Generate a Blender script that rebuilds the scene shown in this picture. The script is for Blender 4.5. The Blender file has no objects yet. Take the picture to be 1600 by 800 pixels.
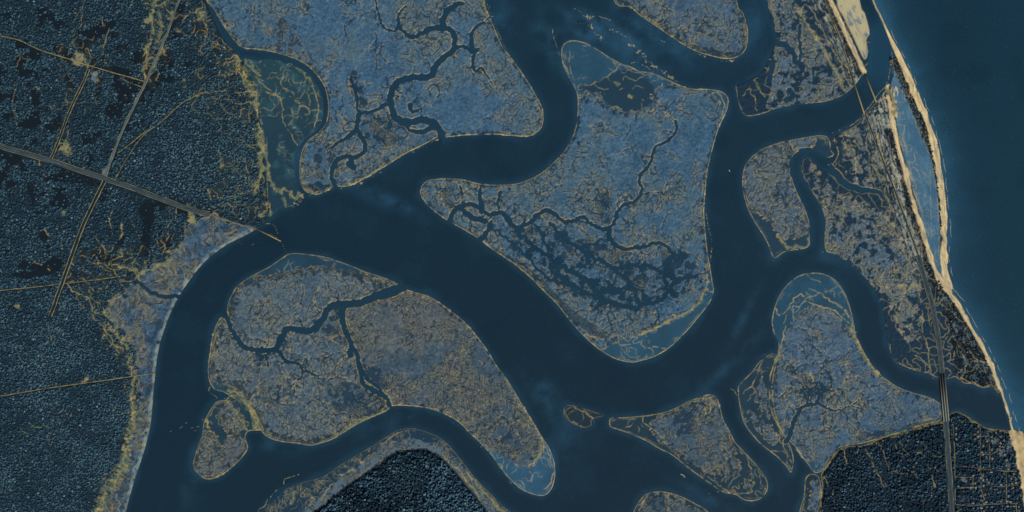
import bpy, math, random
import numpy as np

# ------------------------------------------------------------------ camera, sky, sun
SC = 3.0                      # metres per map unit
scene = bpy.context.scene
cam_d = bpy.data.cameras.new('camera'); cam = bpy.data.objects.new('camera', cam_d)
scene.collection.objects.link(cam); scene.camera = cam
cam.location = (0, 0, 2400.0 / math.tan(math.radians(15)))
cam.rotation_euler = (0, 0, 0)
cam_d.sensor_width = 36; cam_d.lens = 18 / math.tan(math.radians(15))
cam_d.clip_start = 10; cam_d.clip_end = 60000
SUN_EL, SUN_AZ = math.radians(38), math.radians(150)      # azimuth clockwise from north
world = bpy.data.worlds.new('World'); scene.world = world; world.use_nodes = True
wn = world.node_tree; wn.nodes.clear()
sky = wn.nodes.new('ShaderNodeTexSky'); sky.sky_type = 'NISHITA'; sky.sun_disc = False
sky.sun_elevation = SUN_EL; sky.sun_rotation = SUN_AZ
bg = wn.nodes.new('ShaderNodeBackground'); bg.inputs[1].default_value = 0.08
wo = wn.nodes.new('ShaderNodeOutputWorld')
wn.links.new(sky.outputs[0], bg.inputs[0]); wn.links.new(bg.outputs[0], wo.inputs[0])
sun_d = bpy.data.lights.new('sun', 'SUN'); sun_d.energy = 3.6; sun_d.angle = math.radians(0.5)
sun_d.color = (1.0, 0.95, 0.88)
sun = bpy.data.objects.new('sun', sun_d); scene.collection.objects.link(sun)
sun.rotation_euler = (math.pi / 2 - SUN_EL, 0, math.pi - SUN_AZ)
scene.view_settings.view_transform = 'Standard'; scene.view_settings.look = 'None'
scene.view_settings.exposure = 0; scene.view_settings.gamma = 1

#@@SYNTH
# ------------------------------------------------------------------ the map: fields on a grid, one sample per map unit
X0, Y0, W, H = -100, -100, 1810, 1000
gx = np.arange(W, dtype=np.float32) + X0
gy = np.arange(H, dtype=np.float32) + Y0
GX, GY = np.meshgrid(gx, gy)
rng = np.random.RandomState(7)
fy = np.fft.fftfreq(H)[:, None]; fx = np.fft.rfftfreq(W)[None, :]
FR = np.sqrt(fx * fx + fy * fy)

def noise(scale, seed, band=False, sx=1.0, sy=1.0):
    r = np.random.RandomState(seed).randn(H, W)
    f = np.fft.rfft2(r)
    q = np.sqrt((fx * sx) ** 2 + (fy * sy) ** 2) * scale
    g = np.exp(-(q * 1.6) ** 2)
    if band: g = g * np.minimum(1, (q * 2.2)) ** 2
    n = np.fft.irfft2(f * g, s=(H, W))
    return (n / n.std()).astype(np.float32)

def blur(a, s):
    return np.fft.irfft2(np.fft.rfft2(a) * np.exp(-2 * (math.pi * s * FR) ** 2), s=(H, W)).astype(np.float32)

def sstep(a, b, x):
    t = np.clip((x - a) / (b - a), 0, 1)
    return t * t * (3 - 2 * t)

def cat(pts, closed, n=5):
    p = np.array(pts, dtype=np.float64); N = len(p); out = []
    for i in range(N if closed else N - 1):
        if closed: a, b, c, d = p[(i - 1) % N], p[i], p[(i + 1) % N], p[(i + 2) % N]
        else: a, b, c, d = p[max(i - 1, 0)], p[i], p[i + 1], p[min(i + 2, N - 1)]
        for k in range(n):
            t = k / n
            out.append(0.5 * ((2 * b) + (c - a) * t + (2 * a - 5 * b + 4 * c - d) * t * t + (3 * b - a - 3 * c + d) * t ** 3))
    if not closed: out.append(p[-1])
    return np.array(out)

def dist_line(p, R, D=None, closed=False, w0=0.0, w1=0.0, side=None):
    """distance from every sample to a polyline, minus a half width going w0..w1; kept within R"""
    if D is None: D = np.full((H, W), float(R), np.float32)
    q = np.vstack([p, p[:1]]) if closed else p
    n = len(q) - 1
    for i in range(n):
        (x1, y1), (x2, y2) = q[i], q[i + 1]
        a0, a1 = int(max(min(x1, x2) - R - X0, 0)), int(min(max(x1, x2) + R - X0 + 2, W))
        b0, b1 = int(max(min(y1, y2) - R - Y0, 0)), int(min(max(y1, y2) + R - Y0 + 2, H))
        if a0 >= a1 or b0 >= b1: continue
        dx, dy = x2 - x1, y2 - y1; L = dx * dx + dy * dy + 1e-9
        ux = gx[a0:a1][None, :] - x1; uy = gy[b0:b1][:, None] - y1
        t = np.clip((ux * dx + uy * dy) / L, 0, 1)
        d = np.sqrt((ux - t * dx) ** 2 + (uy - t * dy) ** 2)
        hw = (w0 + (w1 - w0) * (i + t) / n) * 0.5 if (w0 or w1) else 0.0
        d = d - hw
        s = D[b0:b1, a0:a1]
        m = d < s
        s[m] = d[m]
        if side is not None:
            c = np.sign(ux * dy - uy * dx)
            side[b0:b1, a0:a1][m] = np.broadcast_to(c, m.shape)[m]
    return D

def inside(p):
    m = np.zeros((H, W), bool)
    y = p[:, 1]; x = p[:, 0]; x2 = np.roll(x, -1); y2 = np.roll(y, -1)
    for j in range(max(0, int(y.min() - Y0)), min(H, int(y.max() - Y0) + 2)):
        yy = gy[j] + 0.01
        k = (y <= yy) != (y2 <= yy)
        if not k.any(): continue
        xs = np.sort(x[k] + (yy - y[k]) / (y2[k] - y[k]) * (x2[k] - x[k]))
        for a, b in zip(xs[0::2], xs[1::2]):
            i0 = max(0, int(math.ceil(a - X0))); i1 = min(W, int(math.floor(b - X0)) + 1)
            if i1 > i0: m[j, i0:i1] = True
    return m

def sdf(pts, R=30, smooth=True):
    p = cat(pts, True) if smooth else np.array(pts, float)
    D = dist_line(p, R, closed=True)
    return np.where(inside(p), D, -D).astype(np.float32)

def wiggle(pts, amp, seed, step=2.0, closed=False, sm=3):
    """resample an open line every `step` units and push it sideways by a smooth random amount"""
    p = cat(pts, closed)
    d = np.r_[0, np.cumsum(np.hypot(*np.diff(p, axis=0).T))]
    n = max(3, int(d[-1] / step)); t = np.linspace(0, d[-1], n)
    q = np.c_[np.interp(t, d, p[:, 0]), np.interp(t, d, p[:, 1])]
    r = np.random.RandomState(seed); k = np.exp(-np.linspace(-2, 2, 2 * sm + 1) ** 2); k /= np.sqrt((k ** 2).sum())
    e = np.c_[np.convolve(r.randn(n + 2 * sm), k, 'valid'), np.convolve(r.randn(n + 2 * sm), k, 'valid')]
    return q + e[:n] * amp

def lin(c):
    c = np.asarray(c, float) / 255.0
    return np.where(c <= 0.04045, c / 12.92, ((c + 0.055) / 1.055) ** 2.4)

N3, N6, N10, N20, N45, N90 = [noise(s, i + 1) for i, s in enumerate((3, 6, 10, 20, 45, 90))]
B4, B7, B12 = noise(5, 21, True), noise(9, 22, True), noise(15, 23, True)
NF = noise(1.6, 31)
def ldist(f):
    """distance, in samples, to the zero contour of a field"""
    a, b = np.gradient(f)
    return np.abs(f) / (np.sqrt(a * a + b * b) + 0.02)
LD1, LD2, LD3 = ldist(B7 + 0.25 * B4), ldist(B4 + 0.3 * B7 + 0.5), ldist(B12 + 0.5 * B7 + 0.12 * B4)
LD4 = ldist(B12 * 0.9 + 0.7 * B7 - 0.2)

col = np.zeros((H, W, 3), np.float32)                  # tone of each sample
Z = np.full((H, W), -4.0, np.float32)                  # height in metres, water level 0
ID = np.zeros((H, W), np.int32)                        # which piece of ground a sample belongs to
OLIVE = np.zeros((H, W), np.float32)
gold = np.zeros((H, W), np.float32)                    # dry wrack, shell and sand lines
goldw = np.zeros((H, W), np.float32)

def mix(mask, c):
    global col
    m = np.clip(mask, 0, 1)[..., None]
    col = col * (1 - m) + np.asarray(c, np.float32) * m

def add_gold(m, k=1.0):
    global gold
    gold = np.maximum(gold, np.clip(m, 0, 1) * k)

def gline(pts, amp=0.6, seed=0, w=1.1, k=0.8, gaps=-0.7, smooth=True):
    p = wiggle(pts, amp, seed + 100) if amp > 0 else cat(pts, False)
    g = sstep(-1.6 + gaps, 0.6 + gaps, N6 + 0.4 * N3)
    if w < 1.9:
        w = 0.5 + 0.45 * w
        add_gold(sstep(w, w * 0.25, dist_line(p, w + 2.5)) * g, min(1, k * 1.15))
    else:                                              # a band of broken bare ground, gold threads within it
        D = dist_line(p, w * 1.8 + 4)
        band = sstep(w * 1.6, w * 0.6, D + 1.3 * N6)
        mix(band * 0.75, lin((88,98,82)))
        OLIVE[:] = np.maximum(OLIVE, band * k)
        add_gold(band * sstep(0.55, 0.12, np.abs(B7 * 0.7 + B4 * 0.5)), k)
        add_gold(sstep(1.0, 0.2, D) * g, k)

# ---- outlines, traced
WEST_SHORE = [(175,900),(188,840),(197,800),(203,775),(212,745),(222,715),(232,680),(237,650),(239,620),(242,590),(247,550),(255,520),(266,490),(277,468),(290,447),(310,420),(330,400),(355,382),(385,367),(402,357)]
MAINLAND = WEST_SHORE + [(420,342),(425,325),(418,300),(414,260),(412,215),(404,190),(403,160),(398,135),(388,112),(380,98),(362,76),(348,58),(336,35),(326,12),(320,-10),(316,-101),(-101,-101),(-101,901),(175,901)]
BAY = [(380,92),(402,94),(425,92),(450,100),(474,108),(492,127),(503,148),(506,168),(503,190),(493,205),(476,218),(462,238),(460,262),(464,290),(470,305),(455,318),(436,326),(420,338),(416,300),(411,250),(408,200),(402,160),(392,120)]
FPEN = [(400,905),(404,840),(412,800),(430,775),(455,760),(480,752),(505,745),(530,728),(560,710),(580,698),(600,685),(620,673),(640,669),(660,673),(685,683),(705,700),(725,725),(745,750),(765,770),(785,790),(805,806),(860,850),(880,905)]
SEMAIN = [(1286,905),(1285,770),(1283,742),(1292,728),(1306,706),(1325,697),(1348,696),(1380,683),(1405,677),(1440,665),(1470,659),(1490,644),(1505,647),(1520,656),(1540,668),(1560,671),(1582,676),(1596,700),(1606,760),(1612,830),(1620,905)]
BLINE = [(1388,150),(1395,190),(1403,230),(1415,270),(1425,310),(1438,350),(1450,390),(1465,430),(1482,455),(1500,482),(1520,517),(1540,552),(1556,590),(1570,628),(1581,668),(1590,705),(1596,740),(1601,780),(1606,830),(1614,905)]
ELINE = [(1358,-101),(1359,-30),(1364,0),(1375,24),(1385,46),(1396,70),(1408,95),(1419,120),(1430,147),(1444,180),(1455,210),(1464,250),(1470,290),(1474,330),(1475,370),(1474,400),(1477,430),(1484,450)]
B0 = [(1240,-101),(1280,-30),(1300,6),(1317,42),(1333,76),(1350,112)]

islands = [
 dict(key='north', label='largest blue-grey salt marsh in the top centre, cut by a long looping creek', tone=((62,94,118),(76,99,112)), fringe=2,
  marsh=[[(316,-101),(320,-10),(334,14),(348,38),(362,58),(378,74),(400,77),(425,81),(450,88),(475,99),(495,117),(508,138),(513,165),(510,190),(499,206),(482,219),(472,236),(468,260),(470,285),(478,299),(495,304),(513,298),(524,291),(535,292),(550,289),(575,276),(600,261),(630,242),(660,227),(684,214),(700,214),(730,211),(770,210),(800,212),(825,213),(840,206),(848,194),(848,172),(838,150),(820,120),(800,92),(785,72),(775,50),(765,25),(757,0),(750,-101)]],
  creeks=[([(691,222),(689,208),(682,196),(672,190),(655,187),(642,190),(627,190),(616,180),(611,165),(612,145),(621,130),(635,122),(655,120),(672,118),(680,105),(690,93),(704,82),(711,70),(709,55),(700,45),(685,43)],13,10),
   ([(687,43),(672,45),(660,52),(645,58),(634,53),(625,44)],9,6),([(626,45),(622,35),(626,20),(634,10)],6,4),([(625,45),(608,48),(598,40),(592,22),(588,5),(580,-20)],5,4),
   ([(694,44),(692,30),(700,17),(712,8),(722,4)],11,9),([(714,72),(728,74),(738,82),(746,78)],5,9),([(738,72),(737,52),(746,40),(757,33),(765,27)],9,4),([(742,84),(738,100),(742,112),(752,106),(762,120),(772,135)],7,3),
   ([(611,163),(600,165),(590,172),(575,175),(562,175),(558,162),(556,148),(552,135),(549,120)],7,5),([(562,177),(558,190),(559,202),(566,216),(570,228),(566,240),(555,246),(540,245),(527,251),(520,262),(518,276),(524,290),(526,300)],9,8),
   ([(630,192),(640,203),(655,206),(676,200)],6,10),([(640,165),(645,175),(655,170)],10,3),([(553,205),(540,215),(520,228),(512,235)],9,3),([(549,252),(545,258),(552,262)],12,10)],
  dend=30, dens=-0.05, patches=[([(470,20),(610,10),(600,110),(560,120),(500,70)],-2.0),([(640,60),(770,100),(760,200),(640,130)],-0.6)],
  dark=[([(430,30),(460,30),(470,70),(440,90),(425,60)],0.2),([(545,110),(560,110),(575,160),(555,165)],0.0),([(490,240),(520,225),(530,280),(500,290)],0.1),([(560,190),(620,180),(640,210),(600,230),(575,220)],-0.1),([(470,290),(515,280),(505,300)],-0.3)]),
 dict(key='centre', label='broad salt marsh tongue in the middle of the picture, ringed by the river bend', tone=((60,93,117),(76,99,112)), fringe=2,
  outer=[(657,297),(661,288),(672,281),(700,279),(725,281),(750,287),(775,289),(800,288),(820,283),(845,271),(865,254),(882,236),(893,217),(900,198),(902,180),(903,160),(901,145),(893,128),(881,105),(877,82),(882,68),(895,63),(915,67),(935,78),(950,88),(970,99),(985,104),(1000,111),(1020,114),(1045,125),(1065,134),(1085,139),(1105,139),(1125,142),(1136,150),(1138,161),(1134,177),(1125,195),(1118,215),(1110,245),(1105,270),(1102,300),(1100,330),(1102,360),(1105,390),(1109,415),(1113,440),(1115,455),(1109,472),(1095,491),(1075,515),(1050,540),(1025,556),(1000,564),(985,566),(960,560),(935,545),(910,523),(890,500),(870,475),(850,455),(825,430),(800,410),(770,390),(745,371),(720,356),(700,345),(680,331),(667,319),(658,306)],
  marsh=[[(657,297),(661,288),(672,281),(700,279),(725,281),(750,287),(775,289),(800,288),(820,283),(845,271),(865,254),(882,236),(893,217),(900,198),(903,180),(905,160),(911,146),(920,142),(931,145),(940,155),(952,165),(966,171),(985,175),(1003,172),(1017,168),(1022,158),(1018,148),(1030,138),(1048,131),(1070,138),(1095,142),(1115,150),(1124,162),(1126,180),(1122,198),(1118,215),(1110,245),(1105,270),(1102,300),(1100,330),(1101,360),(1104,390),(1106,420),(1104,450),(1097,464),(1084,481),(1065,492),(1045,502),(1022,514),(1000,522),(975,528),(945,545),(935,544),(910,522),(890,500),(870,475),(850,455),(825,430),(800,410),(770,390),(745,371),(720,356),(700,345),(680,331),(667,319),(658,306)]],
  mudtone=(38,77,102), 
  pond=[(903,139),(925,131),(955,117),(975,109),(995,114),(1012,125),(1020,140),(1020,158),(1003,170),(985,175),(965,171),(950,162),(936,150)], creeks=[([(700,352),(705,336),(714,325),(728,320),(742,321),(754,330),(766,335),(780,331),(790,340),(800,351),(812,355),(825,349),(840,336),(853,328),(866,333),(877,344),(893,346),(910,340),(920,345),(928,353),(940,357),(951,356),(958,349),(961,338),(966,327),(977,319),(990,315),(1000,305),(1002,295),(999,283),(1001,271),(1012,262),(1018,248),(1023,230),(1038,223),(1049,214),(1056,203),(1056,190)],9,5),
   ([(952,357),(952,370),(960,381),(974,388),(990,387),(1005,386),(1025,380),(1040,383),(1048,393),(1060,400)],9,5),([(754,330),(752,315),(750,300),(752,292)],11,5),([(780,331),(779,318),(780,300)],4,6),([(718,290),(722,302)],4,5),([(768,345),(760,362),(752,372)],6,11),([(722,328),(738,340),(758,345)],10,10),
   ([(1000,386),(1004,400),(1010,420)],3,3),([(1055,190),(1045,180),(1035,165),(1025,158)],3,2),([(1002,303),(1030,300),(1045,310)],3,2)],
  dend=22, dens=0.05, patches=[([(910,150),(960,175),(1010,180),(1020,230),(960,300),(900,270),(880,250)],-0.9),([(1060,140),(1130,150),(1110,250),(1095,340),(1050,300),(1040,220)],-0.2)],
  dark=[([(790,360),(850,350),(900,365),(950,375),(1000,400),(1080,440),(1060,465),(1000,480),(960,470),(920,450),(880,440),(840,410),(800,395)],0.35),([(860,420),(900,420),(930,440),(945,480),(920,480),(880,450)],0.1),([(1030,390),(1075,395),(1090,430),(1050,440)],-0.3),([(935,450),(1000,455),(1010,470),(950,478)],0.0),([(690,295),(712,300),(706,325),(694,318)],0.0),([(930,310),(950,300),(952,345),(938,345)],-0.6)],
  darkband=[([(800,412),(850,458),(900,505),(935,527),(948,520),(900,488),(850,440),(810,405)])]),
 dict(key='southwest', label='rounded marsh island at lower left, carved by a fork of winding creeks', tone=((74,94,107),(88,101,107)), fringe=5,
  outer=[(357,498),(355,482),(360,464),(375,444),(395,430),(420,417),(442,402),(455,396),(480,397),(510,402),(540,412),(570,424),(600,434),(622,444),(620,449),(600,455),(572,476),(541,476),(537,500),(549,530),(563,560),(568,590),(585,604),(606,620),(608,634),(606,640),(590,648),(560,662),(540,674),(520,686),(500,693),(485,696),(465,693),(440,690),(420,684),(408,672),(402,655),(395,640),(375,627),(350,613),(335,608),(327,595),(325,575),(328,550),(332,525),(339,505),(347,496)],
  marsh=[[(352,500),(357,490),(360,470),(368,450),(385,438),(410,432),(440,427),(470,420),(500,417),(530,419),(560,426),(590,434),(612,441),(622,445),(612,455),(572,476),(540,474),(534,500),(545,530),(560,560),(566,590),(590,612),(606,632),(604,641),(590,648),(560,661),(540,673),(520,685),(500,692),(485,695),(465,692),(440,688),(420,682),(408,668),(402,650),(392,632),(372,612),(350,600),(334,595),(328,580),(330,550),(334,525),(341,505),(347,498)]],
  mudtone=(33,66,88),
  creeks=[([(632,447),(610,455),(590,462),(570,470),(552,475),(535,475),(520,478),(509,487),(503,500),(494,512),(480,518),(465,515),(451,514),(442,523),(436,536),(430,545),(405,547),(385,543),(372,532),(362,515),(356,500),(350,488)],14,8),
   ([(432,547),(442,559),(455,566),(468,570),(474,580),(490,582),(498,594)],7,3),([(535,474),(533,492),(537,512),(545,528),(552,545),(560,560),(563,580),(566,595),(575,606),(590,612),(603,620),(608,634)],8,9),([(546,545),(549,555)],10,12),([(415,555),(418,565),(420,575)],6,3),([(474,580),(470,592),(460,600),(462,615)],4,2),([(500,490),(493,480),(492,465),(497,450)],3,2),([(475,515),(470,500),(462,490)],4,2)],
  dend=30, dens=0.45, patches=[],
  dark=[([(400,545),(415,555),(405,575),(398,570)],0.0),([(500,500),(525,495),(530,520),(505,525)],-0.5),([(520,530),(535,525),(540,540)],-0.5),([(510,600),(560,600),(600,635),(560,655),(520,640)],-0.4),([(335,600),(370,610),(400,650),(380,640)],-1.5),([(405,600),(430,590),(440,620),(410,630)],0.5)]),
 dict(key='southeast', label='tapering marsh island with dense brown-gold speckle, right of the forked creek island', tone=((64,84,98),(88,95,97)), fringe=1,
  outer=[(620,462),(626,455),(636,453),(650,457),(670,463),(690,475),(710,490),(730,507),(745,525),(762,548),(775,570),(790,590),(803,610),(817,634),(831,656),(845,680),(858,700),(866,722),(867,745),(861,765),(850,774),(835,773),(815,765),(800,752),(785,735),(765,708),(740,682),(715,658),(690,645),(670,638),(650,635),(625,633),(610,632),(596,608),(575,590),(562,560),(548,525),(540,500),(542,482),(560,475),(590,470)],
  marsh=[[(620,462),(626,455),(636,453),(650,457),(670,463),(690,475),(710,490),(730,507),(745,525),(762,548),(775,570),(790,590),(803,612),(818,640),(832,662),(841,682),(845,702),(838,716),(828,726),(815,728),(798,721),(780,712),(760,698),(740,682),(715,658),(690,645),(670,638),(650,635),(625,633),(610,632),(596,608),(575,590),(562,560),(548,525),(540,500),(542,482),(560,475),(590,470)]],
  mudtone=(42,84,112), creeks=[], dend=4, dens=0.35, patches=[([(600,480),(690,490),(700,560),(620,580),(570,520)],-0.5),([(700,500),(790,600),(845,700),(790,715),(700,640),(690,560)],0.9)],
  dark=[([(570,580),(600,570),(612,605),(590,605)],-0.8),([(780,690),(800,670),(815,700),(795,712)],-0.2)], speck=1),
 dict(key='heart', label='small heart-shaped marsh islet at lower left beside the mainland river', tone=((76,90,99),(88,96,100)), fringe=2,
  outer=[(315,690),(318,662),(326,645),(338,628),(352,625),(362,617),(375,622),(392,636),(402,652),(412,672),(402,672),(388,674),(383,684),(387,700),(376,717),(360,732),(345,743),(325,749),(311,742),(302,728),(305,712)],
  marsh=[[(313,688),(322,674),(334,676),(341,690),(350,688),(362,680),(375,677),(384,688),(386,702),(375,717),(360,732),(345,743),(325,748),(312,741),(303,728),(305,712)],[(345,632),(358,627),(370,640),(380,650),(388,664),(376,671),(360,676),(350,668),(346,655),(340,645)]],
  mudtone=(30,58,76), creeks=[], dend=2, dens=0.5, patches=[], dark=[([(335,690),(345,695),(350,715),(335,710)],-0.3)]),
 dict(key='spit', label='tiny sunken sandbar left of the triangular marsh island', tone=((40,60,70),(50,66,74)), fringe=0,
  outer=[(881,650),(881,640),(888,633),(902,635),(920,641),(942,649),(925,655),(924,664),(912,668),(900,664),(889,658)], marsh=[], mudtone=(27,48,61), faint=1, creeks=[], dend=0, dens=0, patches=[], dark=[]),
 dict(key='triangle', label='triangular marsh island at bottom centre with gold-flecked grass', tone=((68,88,102),(78,92,98)), fringe=1,
  outer=[(952,660),(955,653),(975,652),(1010,649),(1045,642),(1075,627),(1095,620),(1107,616),(1118,620),(1124,632),(1130,655),(1140,675),(1148,690),(1165,708),(1185,730),(1198,750),(1199,765),(1190,778),(1175,783),(1160,780),(1150,773),(1130,769),(1110,756),(1090,742),(1070,727),(1050,711),(1030,701),(1010,689),(985,678),(965,671),(954,667)],
  marsh=[[(1018,662),(1028,652),(1050,643),(1080,628),(1106,617),(1119,625),(1127,650),(1138,670),(1148,692),(1152,715),(1156,735),(1148,748),(1130,743),(1105,737),(1085,727),(1065,716),(1045,700),(1030,690),(1020,676)],[(1163,752),(1170,740),(1176,755),(1172,770),(1163,765)]],
  mudtone=(28,55,72), creeks=[([(1098,620),(1102,640),(1105,655)],2,1)], dend=4, dens=0.6, patches=[], speck=1,
  dark=[([(1060,640),(1085,630),(1085,690),(1065,690),(1050,665)],-0.1),([(1030,690),(1060,705),(1100,735),(1090,738),(1050,712)],-1)]),
 dict(key='bottom', label='marsh islet cut off by the bottom edge below the triangular island', tone=((64,84,98),(74,88,96)), fringe=1,
  outer=[(985,905),(985,830),(990,800),(1001,780),(1014,770),(1035,768),(1060,774),(1085,786),(1108,802),(1130,850),(1140,905)], marsh=[[(990,905),(992,830),(998,800),(1008,782),(1020,774),(1036,772),(1058,778),(1080,790),(1102,808),(1124,850),(1134,905)]],
  mudtone=(30,58,74), creeks=[], dend=2, dens=0.8, patches=[], dark=[([(1010,780),(1040,775),(1040,800),(1000,820)],0.0)]),
 dict(key='delta', label='fan-shaped marsh at lower right with a veined creek and rounded shoal on top', tone=((66,93,115),(80,98,110)), fringe=1,
  outer=[(1217,543),(1209,520),(1206,500),(1212,475),(1222,455),(1235,440),(1250,430),(1270,426),(1290,429),(1308,440),(1320,458),(1328,480),(1333,500),(1338,525),(1350,550),(1362,570),(1378,587),(1400,603),(1425,613),(1450,620),(1470,632),(1472,650),(1465,659),(1440,664),(1405,676),(1380,683),(1350,692),(1325,696),(1308,702),(1298,720),(1284,736),(1272,738),(1262,725),(1250,709),(1240,695),(1225,680),(1205,640),(1203,590)],
  marsh=[[(1207,600),(1213,565),(1224,535),(1238,505),(1250,486),(1270,478),(1290,483),(1310,497),(1325,512),(1338,532),(1350,556),(1368,580),(1398,602),(1425,614),(1450,622),(1466,636),(1464,655),(1440,662),(1405,670),(1375,682),(1345,690),(1322,694),(1306,702),(1294,718),(1280,728),(1266,722),(1252,708),(1242,690),(1228,676),(1212,650),(1204,625)]],
  mudtone=(36,75,100),
  creeks=[([(1228,690),(1234,680),(1240,660),(1247,645),(1260,633),(1276,631),(1290,636),(1305,641),(1316,640)],9,4),([(1276,631),(1279,615),(1276,600)],5,2),([(1261,633),(1262,615),(1255,605)],5,2),([(1316,640),(1330,633),(1350,640),(1360,630)],3,2),([(1290,640),(1285,655),(1292,670)],3,2),([(1255,606),(1246,590),(1240,572)],2.5,1.5),([(1276,602),(1284,584),(1280,565)],2.5,1.5),([(1288,636),(1300,618),(1316,602),(1325,585)],3,1.5),([(1302,616),(1298,598),(1304,582)],2,1.2),([(1248,644),(1234,630),(1220,616)],3,1.5),([(1262,618),(1270,600),(1266,580)],2.5,1.2),([(1330,634),(1345,622),(1352,605)],2.5,1.2)],
  dend=20, dens=0.25, patches=[([(1240,500),(1310,500),(1330,540),(1300,560),(1220,560)],-1.5),([(1370,640),(1460,630),(1460,660),(1380,680)],0.9)],
  dark=[([(1240,600),(1300,590),(1320,620),(1270,625)],0.2),([(1345,675),(1380,670),(1460,655),(1440,664),(1380,684),(1340,692)],-0.6)]),
 dict(key='lobe', label='ragged half-drowned marsh lobe west of the fan-shaped marsh', tone=((62,88,108),(70,92,108)), fringe=1,
  outer=[(1208,552),(1196,558),(1186,566),(1174,582),(1156,600),(1153,612),(1157,640),(1163,662),(1180,685),(1195,699),(1212,712),(1228,728),(1236,738),(1240,720),(1236,700),(1228,684),(1214,655),(1208,625),(1208,590),(1214,560)],
  marsh=[[(1182,600),(1190,590),(1196,610),(1198,640),(1206,670),(1214,690),(1204,694),(1190,680),(1176,662),(1168,648),(1172,640),(1184,655),(1190,640),(1180,620)]],
  mudtone=(30,58,76), creeks=[], dend=2, dens=0.9, patches=[], dark=[]),
 dict(key='stub', label='thin marsh strip at the bottom edge left of the south-east forest', tone=((70,92,110),(76,96,110)), fringe=1,
  outer=[(1245,905),(1248,810),(1256,775),(1258,750),(1265,741),(1277,743),(1283,760),(1283,800),(1284,905)], marsh=[[(1262,905),(1262,820),(1266,780),(1268,752),(1277,750),(1281,770),(1281,820),(1282,905)]],
  mudtone=(25,50,66), creeks=[], dend=0, dens=0.4, patches=[], dark=[]),
 dict(key='top', label='marsh headland reaching in from the top edge between two river arms', tone=((68,93,114),(80,99,111)), fringe=3,
  outer=[(955,-101),(958,-2),(985,11),(1000,24),(1030,44),(1060,65),(1085,79),(1110,87),(1135,92),(1152,89),(1163,80),(1168,65),(1168,45),(1161,20),(1151,0),(1145,-101)],
  marsh=[[(965,-101),(972,-2),(990,10),(1003,21),(1033,41),(1058,60),(1083,74),(1110,82),(1135,87),(1150,85),(1161,77),(1165,63),(1165,45),(1158,20),(1149,0),(1142,-101)]],
  mudtone=(34,60,78), creeks=[], dend=8, dens=0.5, patches=[([(960,-20),(1050,-20),(1060,50),(1020,30)],-0.8)], dark=[([(1055,58),(1100,74),(1150,84),(1150,90),(1110,86),(1060,66)],-0.6)]),
 dict(key='oxbow', label='oval marsh island inside the tight oxbow bend on the right', tone=((76,95,110),(86,100,108)), fringe=1,
  outer=[(1163,262),(1172,248),(1186,236),(1202,228),(1225,221),(1250,216),(1275,212),(1291,213),(1297,222),(1298,234),(1303,242),(1290,246),(1272,236),(1255,233),(1241,241),(1235,256),(1236,274),(1245,300),(1257,325),(1265,350),(1267,376),(1260,387),(1240,391),(1225,394),(1212,403),(1206,398),(1200,382),(1192,367),(1178,345),(1168,325),(1161,300),(1160,280)],
  marsh=[[(1163,264),(1172,250),(1186,238),(1202,229),(1225,222),(1248,217),(1270,214),(1274,224),(1262,231),(1246,234),(1237,244),(1233,258),(1235,276),(1244,300),(1256,325),(1262,345),(1262,362),(1245,371),(1225,371),(1213,362),(1200,345),(1188,335),(1176,330),(1167,318),(1162,298),(1161,280)]],
  mudtone=(30,60,80), creeks=[], dend=6, dens=0.4, patches=[], dark=[([(1226,222),(1232,222),(1240,240),(1234,262),(1226,245)],-1.2),([(1215,255),(1235,255),(1235,268)],-0.5),([(1165,320),(1190,340),(1198,352),(1182,345)],-1.2),([(1205,300),(1220,300),(1215,312),(1205,310)],0)]),
]
LAND_N, SPEC = 10, {}
for i, isl in enumerate(islands): isl['id'] = 20 + 3 * i

def land(sd, idn, z, edge=1.2):
    """raise ground inside an outline; the bank slopes to below the water outside it"""
    global Z, ID
    h = np.where(sd > 0, np.minimum(z, 0.15 + sd * 0.6), sd * 1.0 + 0.1)
    m = (sd > -2.0) & (h > Z)
    Z = np.where(m, h, Z)
    ID = np.where(sd > -2.0, idn, ID) if idn else ID

CR = np.full((H, W), 12.0, np.float32)                 # distance to the nearest creek bank
def creeks_random(mask_sd, n, seed, start=None):
    r = random.Random(seed)
    ys, xs = np.where((mask_sd > 6) & (gx[None, :] > -20) & (gy[:, None] > -30) & (gy[:, None] < 830))
    if not len(ys): return
    walkers = []
    for k in range(n):
        q = r.randrange(len(ys)); walkers.append((gx[xs[q]], gy[ys[q]], r.uniform(0, 6.283), r.uniform(18, 55), r.uniform(1.0, 2.2), 0))
    while walkers:
        x, y, a, L, w, dep = walkers.pop()
        pts = [(x, y)]; k = 0.0
        while L > 0:
            k = 0.45 * k + r.gauss(0, 0.42); a += k * 0.6; a += 0.10 * math.sin(L * 0.8)
            x += math.cos(a) * 2.4; y += math.sin(a) * 2.4; L -= 2.4
            j, i = int(y - Y0), int(x - X0)
            if not (0 < j < H - 1 and 0 < i < W - 1) or mask_sd[j, i] < 2: break
            pts.append((x, y))
            if dep < 3 and r.random() < 0.2: walkers.append((x, y, a + r.choice((-1, 1)) * r.uniform(0.6, 1.4), L * r.uniform(0.4, 0.9), w * 0.75, dep + 1))
        if len(pts) > 2: dist_line(np.array(pts), 5, D=CR, w0=w, w1=max(0.4, w * 0.4))

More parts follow.
